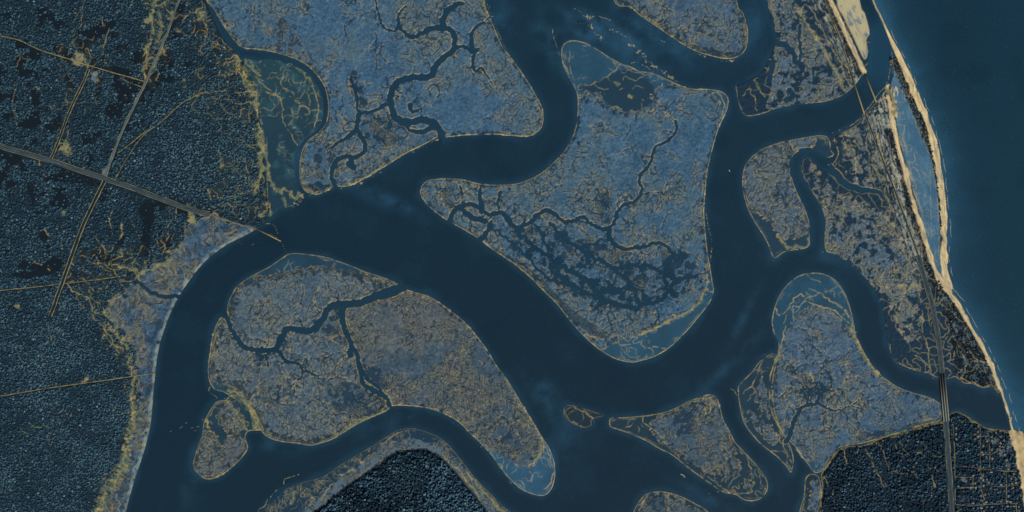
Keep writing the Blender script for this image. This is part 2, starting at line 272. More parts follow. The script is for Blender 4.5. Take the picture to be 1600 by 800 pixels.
GOLD = lin((152,142,100)); GOLD2 = lin((190,164,102)); SAND = lin((208,182,134)); MUDDK = lin((20,38,52))
tex_lines = np.zeros((H, W), np.float32)               # fine veins: dark threads with dry edges
def veins(mask, dens, k=1.0):
    """thin contour threads of two sizes; dens is roughly -1 none .. 1 dense"""
    d = sstep(-0.9, 1.1, 0.75 * N20 + 0.6 * N45 * 0.6 + dens)
    w1, w2, w3 = sstep(0.25, 0.75, d), sstep(0.55, 0.95, d + 0.25 * N10), sstep(0.15, 0.6, d + 0.1 * N10)
    k1, k2, k3 = sstep(1.3, 0.3, LD1) * w1, sstep(1.0, 0.3, LD2) * w2, sstep(1.5, 0.4, LD3) * w3
    mix(mask * np.maximum(np.maximum(k1 * 0.7, k2 * 0.5), k3 * 0.85) * k, lin((26,45,58)))
    gg = np.maximum(np.maximum(sstep(0.9, 0.2, np.abs(LD1 - 1.5)) * w1 * 0.45, sstep(0.8, 0.2, np.abs(LD2 - 1.3)) * w2 * 0.35), sstep(0.9, 0.2, np.abs(LD3 - 1.8)) * w3 * 0.55)
    mix(mask * gg * k * sstep(-1.6, 0.6, N6 + 0.6 * N3), lin((130,128,106)))
    return mask * np.maximum(k1, 0.6 * k2)

for isl in islands:
    i = isl['id']; sds = [sdf(p) for p in isl['marsh']]
    ms = np.maximum.reduce(sds) if sds else np.full((H, W), -30, np.float32)
    osd = sdf(isl['outer']) if 'outer' in isl else ms
    osd = np.maximum(osd, ms)
    isl['marsh_sd'] = ms; isl['outer_sd'] = osd
    rag = 0.8 * N6 + 0.8 * N3
    msr = ms + np.where(osd - ms > 1.5, 1.6 * N6 + 1.2 * N3, 0.35 * N3)       # ragged where it meets mud, clean along the river
    land(osd, i + 1, 0.45)
    mt = lin(isl.get('mudtone', (32, 62, 82))) * np.array([1.0, 0.95, 0.88])
    mud = (osd > -2)
    mix(mud * 1.0, mt)
    mix(mud * sstep(0.2, 1.6, N20 + 0.4 * N6) * 0.35, mt * 1.5)
    mix(mud * sstep(0.2, 1.8, -N20 + 0.5 * N10) * 0.4, mt * 0.7)
    if 'pond' in isl: mix(sstep(-3, 2, sdf(isl['pond'], 12) + N6) * 0.85, lin((27,53,69)))
    if sds:
        land(msr, i, 1.4)
        a, b = [lin(c) for c in isl['tone']]
        f = isl['fringe']
        t = sstep(-2.0, 2.0, N45 + 0.8 * N10 + 0.5 * N3)
        core = sstep(-0.5, 0.8, msr)
        base = a[None, None, :] * (1 - t[..., None]) + b[None, None, :] * t[..., None]
        c = core[..., None]; 
        fr = sstep(0.0, 1.0 * f + 1.5, msr + 1.4 * N3 + 1.2 * N6 - 1.0 * f)[..., None] if f else 1.0
        base = base * (0.42 + 0.58 * fr)
        base = base * (1 + 0.11 * NF + 0.08 * N3 + 0.04 * N10 + 0.02 * N20)[..., None]
        base = base * (1 - 0.10 * sstep(0.5, 1.8, -N20 - 0.3 * N6))[..., None]
        col = col * (1 - c) + base.astype(np.float32) * c
        isl['core'] = core
        dens = np.full((H, W), float(isl['dens']), np.float32)
        for pts, dv in isl['patches']:
            dens += dv * sstep(-6, 10, sdf(pts, 20))
        mk = core * sstep(1, 4, msr)
        for pts, th in isl['dark']:
            s = sdf(pts, 14)
            dk = sstep(-8, 4, s) * sstep(-0.25, 0.25, 0.7 * N10 + 0.55 * N6 + 0.2 * N3 - th + np.minimum(s, 6) * 0.08 - 0.2)
            mix(dk * core * 0.9, lin((29,54,72)) )
            Z -= dk * core * 1.1 * (s > -8)
            e = sstep(0.35, 0.5, dk) * sstep(0.9, 0.6, dk)
            add_gold(e * core * sstep(-0.6, 0.6, N3 + 0.3), 0.5)
        veins(mk, dens, 1.0)
        if isl.get('speck'):
            s = sstep(0.3, 0.8, np.abs(B4 * 0.8 + NF * 0.5)) * sstep(0.1, 1.0, dens * 0.6 + 0.6 * N20 + 0.2)
            mix(mk * s * 0.35, lin((24,40,54)))
            add_gold(mk * sstep(0.5, 0.05, np.abs(NF * 0.6 + B4 * 0.6)) * sstep(0.3, 1.2, dens * 0.7 + 0.5 * N20), 0.42)
        if isl['dend']: creeks_random(np.minimum(ms, osd), int(isl['dend'] * 1.5), 50 + i)
        # the dry line where marsh meets mud
        add_gold(sstep(1.1, 0.3, np.abs(msr - 0.2)) * (osd > 2.2) * sstep(-1.0, 0.2, N6 + 0.3), 0.75)
    if 'darkband' in isl:
        for pts in isl['darkband']: mix(sstep(-1, 1, sdf(pts, 10)) * 0.6, lin((30,48,60)))
    # river edge: a pale wrack line, doubled in places
    g = 0.55 + 0.35 * sstep(-1, 1, N10)
    add_gold(sstep(1.25, 0.35, np.abs(osd - 0.2) - 0.25 * N6) * sstep(-2.6, -1.2, N10 + 0.5 * N6), 0.4 if isl.get('faint') else 1.0)
    add_gold(sstep(0.9, 0.3, np.abs(osd - 3.0 - 1.2 * N10 - 0.6 * N6)) * sstep(-0.4, 0.5, N20) , 0.6)
    # cellular network on open mud
    if 'outer' in isl:
        nw = sstep(0.9, 0.2, LD3) * sstep(2, 4, osd) * sstep(0, -3, msr)
        add_gold(nw * sstep(-0.2, 0.8, N20 + 0.2 * N6), 0.7)
    for pts, w0, w1 in isl['creeks']:
        isl.setdefault('cl', []).append((wiggle(pts, 0.7, len(pts) + int(pts[0][0])), w0, w1))

big = np.full((H, W), 14.0, np.float32)
for isl in islands:
    for p, w0, w1 in isl.get('cl', []): dist_line(p, 14, D=big, w0=w0, w1=w1)
# the wide oxbow channel and the mainland creeks are water too
CHAN = [([(1279,396),(1277,372),(1275,345),(1270,322),(1260,303),(1250,285),(1243,265),(1244,250),(1254,240),(1268,240),(1283,249),(1298,263),(1312,278),(1326,290),(1345,298)],22,9),
        ([(1345,298),(1362,297),(1374,301),(1382,310)],8,4)]
MCRK = [([(284,464),(268,462),(255,463),(243,459),(232,455),(224,446),(214,438)],6,5),([(335,-101),(330,-20),(328,0),(340,25),(352,48),(368,68),(382,84),(402,87),(425,87),(450,93),(473,103),(492,120),(505,140),(509,165),(506,188),(497,203)],12,8)]
chan = np.full((H, W), 14.0, np.float32)
for pts, a, b in CHAN + MCRK[:1]: dist_line(wiggle(pts, 0.8, 5), 14, D=chan, w0=a, w1=b)
print('islands done')

# ---- mainland
msd = sdf(MAINLAND); 
land(msd, 1, 2.5)
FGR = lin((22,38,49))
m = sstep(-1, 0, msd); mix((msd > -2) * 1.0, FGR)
SHOREMARSH = [(300,348),(325,340),(350,345),(375,352),(398,358),(360,380),(330,401),(308,422),(290,448),(277,470),(266,492),(256,522),(248,552),(243,590),(240,620),(238,650),(233,680),(223,715),(213,745),(203,778),(192,810),(180,905),(140,905),(160,790),(180,745),(198,700),(212,650),(216,600),(212,560),(200,530),(180,510),(163,490),(172,470),(195,455),(210,440),(235,415),(262,400),(285,375)]
shm = sdf(SHOREMARSH); shr = shm + 3 * N10 + 2 * N6
mk = sstep(-1, 1.5, shr) * m
t = sstep(-1, 1, N20 + 0.4 * N6)
c = lin((62,86,106)) * (1 - t[..., None]) + lin((86,96,104)) * t[..., None]
col = col * (1 - mk[..., None]) + (c * (1 + 0.15 * N3 + 0.1 * N6)[..., None]).astype(np.float32) * mk[..., None]
mix(mk * sstep(0.1, 0.7, 0.8 * N10 + 0.5 * N6 - 0.25 + 0.5 * (GY > 600)) * 0.8, lin((30,54,72)))
veins(mk * sstep(0, 3, shr), np.full((H, W), 0.5, np.float32), 1.1)
add_gold(sstep(1.6, 0.3, np.abs(shr)) * m * (msd > 3) * sstep(-1.0, 0.3, N10), 0.8)
nw = sstep(1.0, 0.25, LD4) * mk
add_gold(nw * sstep(-0.5, 0.6, N20), 0.6)
MAIN_MARSH = mk.copy()
# pale sandy river bank
ws = dist_line(cat(WEST_SHORE, False), 14)
wi = np.where(msd > 0, ws, -ws)
bank = sstep(0, 1, wi) * sstep(6.5, 3.5, wi + 1.2 * N10) * sstep(-40, 30, 900 - GY) * (GX < 400)
mix(bank * (0.55 + 0.25 * N6), lin((118,134,134)))
add_gold(sstep(0.9, 0.2, np.abs(wi - 0.8)) * (0.6 + 0.2 * N6), 0.8); add_gold(sstep(0.9, 0.2, np.abs(wi - 5 - N10)) * sstep(-0.5, 0.5, N20), 0.6)

# ---- the shallow bay in the north west
bsd = sdf(BAY); bm = sstep(-3, 1, bsd)
ID = np.where((bsd > 0) & (msd < 0), 2, ID); Z = np.where((bsd > 0) & (msd < 0.5), 0.3, Z)
mix(bm * (msd < 0.5), lin((29,57,71)))
mix(bm * sstep(230, 120, GY + 14 * N20) * (msd < 0.5) * 0.3, lin((42,78,84)))
mix(bm * sstep(0.4, 1.6, N20 + 0.5 * N10) * 0.35 * (msd < 0.5), lin((52,98,108)))
nb = np.maximum(sstep(0.8, 0.2, LD4), 0.5 * sstep(0.7, 0.2, LD1) * sstep(0, 1, N20)) * bm * sstep(-1.2, 0.8, N6 + 0.4 * N3)
add_gold(nb * sstep(0.1, 0.9, N20 * 0.5 + 1.6 - (GY - 90) / 90.0), 0.75)

# ---- forested point in the south
psd = sdf(FPEN); land(psd, 3, 1.2); pm = sstep(-1, 0, psd)
mix((psd > -2) * 1.0, lin((30,55,72)))
PFOR = [(470,905),(480,815),(500,793),(530,768),(560,746),(590,726),(612,709),(640,702),(670,704),(690,715),(710,735),(728,757),(748,780),(765,805),(800,860),(810,905)]
pf = sdf(PFOR)
pb = sstep(-17, -12, pf + 2.2 * N10 + 1.5 * N3) * sstep(2, -2, pf + N6)
mix(pb * pm * 0.95, lin((86,102,112))); mix(pb * pm * sstep(0.2, 0.9, N6 + 0.6 * N3 - 0.1) * 0.7, lin((30,48,58)))
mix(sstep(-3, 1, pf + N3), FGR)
veins(pm * sstep(2, -3, pf), np.full((H, W), 0.5, np.float32), 1.0)
add_gold(sstep(1.0, 0.2, np.abs(psd + 0.2)) * sstep(440, 480, GX), 0.75); add_gold(sstep(1.0, 0.2, np.abs(psd - 3 - N10)) * sstep(-0.5, 0.5, N10) * sstep(560, 620, GX), 0.55)
add_gold(sstep(0.18, 0.03, np.abs(B12 * 0.6 + 0.7 * B7)) * sstep(2, 4, psd) * sstep(-12, -16, pf), 0.6)
add_gold(sstep(1.0, 0.2, np.abs(pf + 2 + 2.2 * N6)) * sstep(-0.6, 0.4, N10), 0.6)
PF = pf

# ---- south-eastern mainland
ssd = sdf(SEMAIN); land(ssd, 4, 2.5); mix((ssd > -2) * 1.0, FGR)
add_gold(sstep(1.1, 0.3, np.abs(ssd - 0.3 + 0.4 * N6)), 0.8)

# ---- east marsh behind the barrier, and the marsh to its north
EASTL = [(1251,262),(1253,252),(1262,247),(1275,256),(1287,266),(1300,272),(1298,255),(1305,240),(1300,222),(1306,211),(1322,204),(1337,196),(1351,180),(1366,163),(1379,149),(1388,134),(1394,118),(1400,128),(1470,400),(1482,450),(1500,480),(1520,515),(1540,550),(1553,585),(1561,614),(1550,604),(1536,606),(1520,600),(1505,598),(1493,589),(1480,592),(1466,590),(1460,588),(1448,583),(1432,579),(1414,573),(1400,563),(1390,545),(1383,510),(1380,485),(1372,465),(1364,449),(1352,434),(1335,418),(1318,405),(1300,396),(1287,391),(1286,375),(1290,350),(1284,325),(1273,308),(1262,291),(1253,278)]
esd = sdf(EASTL, 30); land(esd, 5, 1.3); em = sstep(-1, 0.5, esd); mix((esd > -2) * 1.0, lin((27,50,66)))
NEL = [(1203,-101),(1202,20),(1209,40),(1213,62),(1205,82),(1198,100),(1186,116),(1170,125),(1152,133),(1150,140),(1154,158),(1158,172),(1168,181),(1190,178),(1212,170),(1240,165),(1270,161),(1292,158),(1312,151),(1326,142),(1338,130),(1346,118),(1355,108),(1358,70),(1358,48),(1350,20),(1342,0),(1330,-40),(1322,-101)]
nsd = sdf(NEL, 30); land(nsd, 6, 1.3); nm = sstep(-1, 0.5, nsd); mix((nsd > -2) * 1.0, lin((27,50,66)))
side = np.zeros((H, W), np.float32)
uB = dist_line(cat(BLINE, False), 90, side=side) ; uB = uB * np.sign(side + 1e-6)      # + on the west
side = np.zeros((H, W), np.float32)
u0 = dist_line(cat(B0, False), 90, side=side) * np.sign(side + 1e-6)
side = np.zeros((H, W), np.float32)
uE = dist_line(cat(ELINE, False), 90, side=side) * np.sign(side + 1e-6)
if uB[500 - Y0, 1450 - X0] < 0: uB = -uB
if u0[50 - Y0, 1290 - X0] < 0: u0 = -u0
if uE[300 - Y0, 1450 - X0] < 0: uE = -uE
def marsh_fill(mask, th, seed=0, dens=0.5, tone=((70,91,107),(84,98,106))):
    global col
    t = sstep(-1, 1, N20 + 0.4 * N6)[..., None]
    c = (lin(tone[0]) * (1 - t) + lin(tone[1]) * t) * (1 + 0.14 * N3 + 0.1 * N10)[..., None]
    b = sstep(-0.25, 0.25, 0.55 * N10 + 0.3 * N20 + 0.55 * N6 + 0.3 * N3 - th) * mask
    mix_arr(b, c); add_gold(sstep(0.35, 0.5, b) * sstep(0.85, 0.6, b), 0.55)
    veins(b, np.full((H, W), dens, np.float32), 1.1)
def mix_arr(m, c):
    global col
    m = m[..., None]; col = (col * (1 - m) + c * m).astype(np.float32)
EM1 = [(1266,262),(1280,272),(1295,285),(1315,305),(1345,318),(1368,330),(1388,345),(1405,370),(1420,400),(1432,440),(1438,480),(1440,520),(1425,535),(1410,520),(1400,490),(1385,470),(1372,452),(1352,432),(1330,412),(1305,398),(1290,385),(1290,345),(1282,318),(1270,300)]
e1 = sdf(EM1, 20)
marsh_fill(em * sstep(-3, 3, e1 + 2 * N6) * (GY < 460), -0.45); marsh_fill(em * sstep(-3, 3, e1 + 2 * N6) * sstep(430, 460, GY), 0.1)
marsh_fill(em * sstep(-10, 4, e1) * sstep(2, -2, e1), 0.8)
marsh_fill(em * sstep(1310, 1330, GX) * sstep(300, 290, GY) * sstep(22, 30, uB), 0.3, dens=0.8)
NM1 = [(1206,-20),(1212,40),(1218,60),(1212,80),(1203,110),(1205,140),(1200,170),(1240,164),(1290,157),(1312,148),(1308,110),(1290,80),(1268,50),(1245,20),(1235,-20)]
n1 = sdf(NM1, 20)
marsh_fill(nm * sstep(-2, 3, n1 + 1.5 * N6), -0.75, dens=0.3); 
marsh_fill(nm * (n1 < 1) * sstep(26, 34, u0), 0.75)
for q, (pts, w0, w1) in enumerate([([(1213,66),(1228,72),(1240,85),(1244,98),(1255,100)],10,6),([(1209,95),(1204,112),(1202,128)],8,8),([(1235,140),(1237,152),(1228,158)],9,8),([(1250,40),(1250,70),(1252,92)],5,4),([(1270,110),(1271,130)],3,2),([(1288,110),(1278,116),(1271,125)],3,2)]):
    CR = dist_line(wiggle(pts, 0.9, 33 + q), 12, D=CR, w0=w0, w1=w1)
add_gold(sstep(1.1, 0.3, np.abs(esd + 0.3 * N6)) * (uB > 3), 0.8); add_gold(sstep(1.1, 0.3, np.abs(nsd + 0.3 * N6)) * (u0 > 3), 0.8)
cell = sstep(1.0, 0.25, LD4)
add_gold(cell * em * sstep(-0.6, 0.6, N20 + 0.3), 0.6); add_gold(cell * nm * sstep(-0.4, 0.6, N20) * (n1 < 2), 0.6)
creeks_random(np.minimum(e1, esd), 26, 91); creeks_random(n1, 10, 92)

# ---- dunes, scrub and beach (bands that run with the shore)
def coast(u, msk, wide, seed, sc0=4.0):
    """stripes parallel to the beach: u is the distance landward of its centre line"""
    f = np.zeros((H, W), np.float32)
    sp = sstep(wide, wide * 0.45, u + 3 * N20 + 2 * N6) * sstep(sc0, sc0 + 2, u) * msk
    stripe = np.sin(u * 0.9 + 1.7 * N20 + 0.6 * N6) * 0.6 + 0.7 * NST + 0.5 * N3
    mix(sp * 0.75, lin((24,40,52)))
    mix(sp * sstep(-0.2, 0.9, stripe + 0.35 * N20) * 0.85, lin((128,136,132)))
    mix(sp * sstep(0.8, 1.5, NSF + 0.4 * N10) * 0.8, lin((176,174,158)))
    add_gold(sp * sstep(0.85, 1.0, np.sin(u * 0.75 + 1.2 * N20)) * sstep(-0.5, 0.5, N6), 0.8)
    add_gold(sp * sstep(0.28, 0.05, np.abs(B4 + 0.4 * NF)) * sstep(-0.4, 0.8, N10), 0.5)
    return sp
# noise stretched along the shore, by shearing a sample of a tall thin noise
NT = noise(2.2, 61, sx=1.0, sy=7.0)
sh = (np.interp(gy, [p[1] for p in BLINE], [p[0] for p in BLINE])); sh2 = np.interp(gy, [p[1] for p in B0 if p[1] < 112] + [151], [p[0] for p in B0 if p[1] < 112] + [1388])
shf = np.where(gy < 130, np.interp(gy, [-101,-30,6,42,76,112,130], [1240,1280,1300,1317,1333,1350,1360]), sh)
jj = np.arange(H)[:, None]; ii = (np.arange(W)[None, :] - (shf[:, None] - 1400).astype(int)) % W
NST = NT[jj, ii]
NT2 = noise(1.3, 62, sx=1.0, sy=5.0); NSF = NT2[jj, ii]
spB = coast(uB, em * sstep(440, 400, GY), 50, 1); coast(uB, em * sstep(400, 440, GY) * 0.85, 24, 2)
sp0 = coast(u0, nm, 34, 3)
scr = sstep(3.2, 4.5, uB + 0.5 * N3) * sstep(13, 9, uB + 2 * N10) * em * (GY > 200)
mix(scr * 0.9, lin((17,28,38)))
mix(sstep(3.2, 5.0, u0) * sstep(13, 9, u0 + 2 * N10) * nm * 0.9, lin((17,30,42)))
SCRUB = [(1440,400),(1462,440),(1480,462),(1500,490),(1520,525),(1540,560),(1555,600),(1540,604),(1515,598),(1500,590),(1490,560),(1480,500),(1462,460)]
sc = sdf(SCRUB, 20)
mix(sstep(-2, 2, sc + 2 * N6) * em * (uB > 4.2) * 0.9, lin((16,28,39)))
mix(sstep(0, 3, sc) * em * sstep(0.5, 1.0, N10 + 0.4 * N3) * (uB > 4) * 0.8, lin((62,84,94)))

# sand
hwB = 3.2 + 0.5 * N20 + 0.5 * NST - 1.0 * sstep(560, 640, GY) + 0.3 * N6 + 2.5 * sstep(24, 0, np.abs(GY - 445)) 
sandB = sstep(1.0, -1.0, np.abs(uB) - hwB) * (GY > 146)
sand0 = sstep(1.0, -1.0, np.abs(u0) - 3.4 - 0.4 * N6) * (GY < 116) * (GY > -101)
hwE = (3.3 + 0.5 * N20 + 0.6 * NST) * sstep(30, 110, GY) + 1.6
sandE = sstep(0.9, -0.9, np.abs(uE) - hwE) * (GY < 452)
FLAT = [(1304,-101),(1308,0),(1318,25),(1331,52),(1343,78),(1351,92),(1355,82),(1353,62),(1358,50),(1351,22),(1343,2),(1335,-101)]
fl = sdf(FLAT, 20)
lag = sdf([(1400,104),(1397,118),(1393,132),(1397,155),(1400,185),(1407,222),(1418,262),(1428,300),(1440,342),(1452,382),(1466,425),(1474,434),(1470,400),(1468,350),(1464,300),(1457,262),(1448,225),(1438,190),(1425,158),(1413,128)], 30)
seaE = (uE < 0) & (GY < 452)
LM = sstep(-1.5, 0.5, lag) * (uE > 3.0)
ID = np.where(LM > 0.2, 7, ID); Z = np.where(LM > 0.2, 0.35, Z)
mix(LM, lin((66,103,126))); mix(LM * sstep(0.2, 1.3, NST + 0.4 * N20) * 0.45, lin((92,128,142))); mix(LM * sstep(0.3, 1.3, -N20) * 0.4, lin((42,82,108)))
add_gold(LM * sstep(0.12, 0.02, np.abs(NST + 0.5 * N20 + 0.4)) * sstep(-0.3, 0.8, N10), 0.6)
flm = sstep(-1.5, 0.5, fl); ID = np.where((flm > 0.2), 8, ID); Z = np.where(flm > 0.2, 0.7, Z)
mix(flm, lin((180,168,132))); mix(flm * sstep(-0.1, 0.8, NST * 0.7 + N10 * 0.6 + (GY - 45) / 70) * 0.85, lin((72,108,128)))
mix(flm * sstep(0.5, 1.3, NST) * 0.6, lin((206,180,132)))
add_gold(sstep(1.2, 0.3, np.abs(fl)) * (u0 < -4), 0.9)
# scrub behind the outer beach
esc = sstep(4.2, 5.5, uE) * sstep(17, 14.5, uE + 1.0 * N6 + 10.5 * sstep(205, 260, GY)) * sstep(84, 96, GY) * sstep(410, 370, GY)
mix(esc * 0.85, lin((19,32,43))); ID = np.where(esc > 0.4, 12, ID); Z = np.where(esc > 0.4, 1.6, Z); add_gold(esc * sstep(0.35, 0.1, np.abs(B4 + 0.4 * NF)), 0.75)
add_gold(sstep(1.1, 0.3, np.abs(uE - 16.5 + 9 * sstep(205, 250, GY) - 1.0 * N6)) * (GY > 90) * (GY < 400), 0.6)
# broken sand bar on the west side of the lagoon
bw = sstep(9, 7, uB * -1) * sstep(4, 5, -uB) * (GY > 150) * (GY < 420)
add_gold(bw * sstep(0.3, 0.05, np.abs(NST + 0.4 * N6)), 0.8); mix(bw * sstep(0.6, 1.2, NST) * 0.5, SAND * 0.7)
def sandmix(m, idn, zz):
    global ID, Z, gold
    ID = np.where(m > 0.35, idn, ID); Z = np.where(m > 0.05, np.maximum(Z, zz * m), Z)
    mix_arr(m, SAND * (0.94 + 0.08 * NST + 0.08 * NSF + 0.05 * N10)[..., None])
    gold *= (1 - m * 0.9)
    mix(m * sstep(0.75, 1.3, -NST + 0.3 * N6) * 0.6, lin((128,132,118))); mix(m * sstep(0.9, 1.4, NSF) * 0.5, lin((236,212,160)))
sandmix(sandE, 9, 2.2); sandmix(sand0, 10, 2.2); sandmix(sandB, 11, 2.5)
for u_, y0_, y1_, off_ in ((uE, 235, 275, 0.6), (uE, 100, 130, -2.2), (uB, 400, 440, -1.6), (uB, 150, 200, 1.8), (u0, -100, -90, 1.5)):
    gap = sstep(1.2, 0.3, np.abs(u_ - off_ - 0.7 * N20 - 0.4 * NST)) * sstep(y0_, y1_, GY) * (GY < 800) * ((ID == 9) | (ID == 11) | (ID == 10)) * sstep(-0.6, 0.5, NST + 0.3 * N10)
    mix(gap * 0.6, lin((112,124,120)))
tip = sdf([(1378,150),(1384,138),(1391,132),(1399,134),(1402,144),(1400,160),(1402,180),(1398,190),(1393,175),(1389,158),(1384,152)], 12)
tm = sstep(-1.5, 1.5, tip + N6); mix_arr(tm * sstep(-0.8, 0.4, NST + 0.5 * N6) * 0.9, SAND * (0.9 + 0.12 * N6)[..., None]); ID = np.where(tm > 0.35, 11, ID); Z = np.where(tm > 0.2, np.maximum(Z, 1.2), Z)
joint = sdf([(1575,676),(1590,672),(1602,684),(1606,740),(1600,790),(1592,740),(1584,700)], 12)
mix_arr(sstep(-2, 1, joint + N6) * 0.85, SAND * (0.86 + 0.1 * N6)[..., None]); ID = np.where(joint > 0, 11, ID); Z = np.where(joint > -1, np.maximum(Z, 1.2), Z)
add_gold((np.abs(uB) < 3.4) * sstep(0.5, 1.1, -NST + 0.3 * N6) * 0.0, 0)
print('coast done')

# ---- carve creeks
def side_branches(lines, sd_, seed, rate, L0=(12, 38)):
    r = random.Random(seed)
    for p, w0, w1 in lines:
        for i in range(2, len(p) - 1):
            if r.random() > rate: continue
            d = p[i] - p[i - 1]; a = math.atan2(d[1], d[0]) + r.choice((-1, 1)) * r.uniform(0.8, 1.5)
            walk = [(p[i][0], p[i][1], a, r.uniform(*L0), r.uniform(1.2, 2.6), 0)]
            while walk:
                x, y, a, L, w, dep = walk.pop(); pts = [(x, y)]; k = 0.0; Lr = L
                while L > 0:
                    k = 0.5 * k + r.gauss(0, 0.38); a += k * 0.6; x += math.cos(a) * 2.2; y += math.sin(a) * 2.2; L -= 2.2
                    j, i2 = int(y - Y0), int(x - X0)
                    if not (0 < j < H - 1 and 0 < i2 < W - 1) or sd_[j, i2] < 1.5: break
                    pts.append((x, y))
                    if dep < 3 and r.random() < 0.2: walk.append((x, y, a + r.choice((-1, 1)) * r.uniform(0.6, 1.3), L * r.uniform(0.5, 0.9), w * 0.7, dep + 1))
                if len(pts) > 2: dist_line(np.array(pts), 6, D=CR, w0=w, w1=0.3)
for isl in islands:
    if isl.get('cl'): side_branches(isl['cl'], np.minimum(isl['marsh_sd'], isl['outer_sd']), 300 + isl['id'], {'north': 0.09, 'centre': 0.12}.get(isl['key'], 0.14))
MUDC = [([(768,352),(790,372),(815,392),(840,420),(868,440)],3,5),([(800,352),(830,382),(862,404),(892,424),(922,444),(938,470)],5,9),([(930,462),(958,474),(990,480),(1020,472),(1045,456),(1062,436),(1088,430)],9,5),([(1045,456),(1038,428),(1050,402),(1070,395)],6,5),([(858,348),(880,372),(905,388),(932,404),(962,422),(985,446),(1000,476)],5,6),([(905,388),(925,380),(948,378)],4,3),([(962,422),(990,415),(1020,418),(1040,430)],6,6),([(868,440),(900,448),(930,462)],5,7),([(985,446),(960,452),(938,450)],6,4),([(835,350),(850,372),(862,404)],4,4),([(1020,472),(1030,490),(1022,505)],3,2),([(958,474),(950,495),(955,510)],3,2)]
MUDL = [(wiggle(p_, 1.4, 70 + q_), a_, b_) for q_, (p_, a_, b_) in enumerate(MUDC)]
for p_, a_, b_ in MUDL: dist_line(p_, 14, D=CR, w0=a_, w1=b_)
csd = [isl for isl in islands if isl['key'] == 'centre'][0]['marsh_sd']
side_branches(MUDL, csd, 900, 0.36, (8, 34))
big = big + 0.4 * N3 + 0.35 * N6 + 0.9; CR = CR + 0.25 * N3
for D_, dep, wide_ in ((big, 2.4, True), (CR, 1.5, False)):
    inner = sstep(0.6, -0.6, D_)
    if wide_: mix(inner * (Z > -1), lin((27,54,73)))
    else: mix(inner * 0.75, lin((24,44,58)))
    gold *= (1 - inner * (0.95 if wide_ else 0.7))
    if wide_: add_gold(sstep(1.0, 0.2, np.abs(D_ - 0.9 - 0.35 * N3)) * (Z > -0.5) * sstep(-1.6, -0.4, N6 + 0.2), 0.75)
    else: add_gold(sstep(1.0, 0.2, np.abs(D_ - 1.2)) * sstep(-0.6, 0.6, N6 + 0.35 * N3) * (Z > 0.4), 0.42)
    Z = Z - np.where(Z > -1, sstep(1.2, -0.8, D_) * dep, 0)
CHM = chan < 0
mix(sstep(0.6, -0.6, chan), lin((24,48,65))); gold *= (1 - sstep(0.6, -0.6, chan)); add_gold(sstep(1.1, 0.3, np.abs(chan - 0.8 - 0.3 * N6)) * (esd > -1) * (ID == 5), 0.75)
Z = Z - np.where(Z > -1, sstep(1.2, -0.8, chan) * 3.0, 0)
gold *= np.where((psd < 2) & (ssd < 2), 1, sstep(1, 0, np.maximum(pf, -9) * 0 + 0)) if False else 1

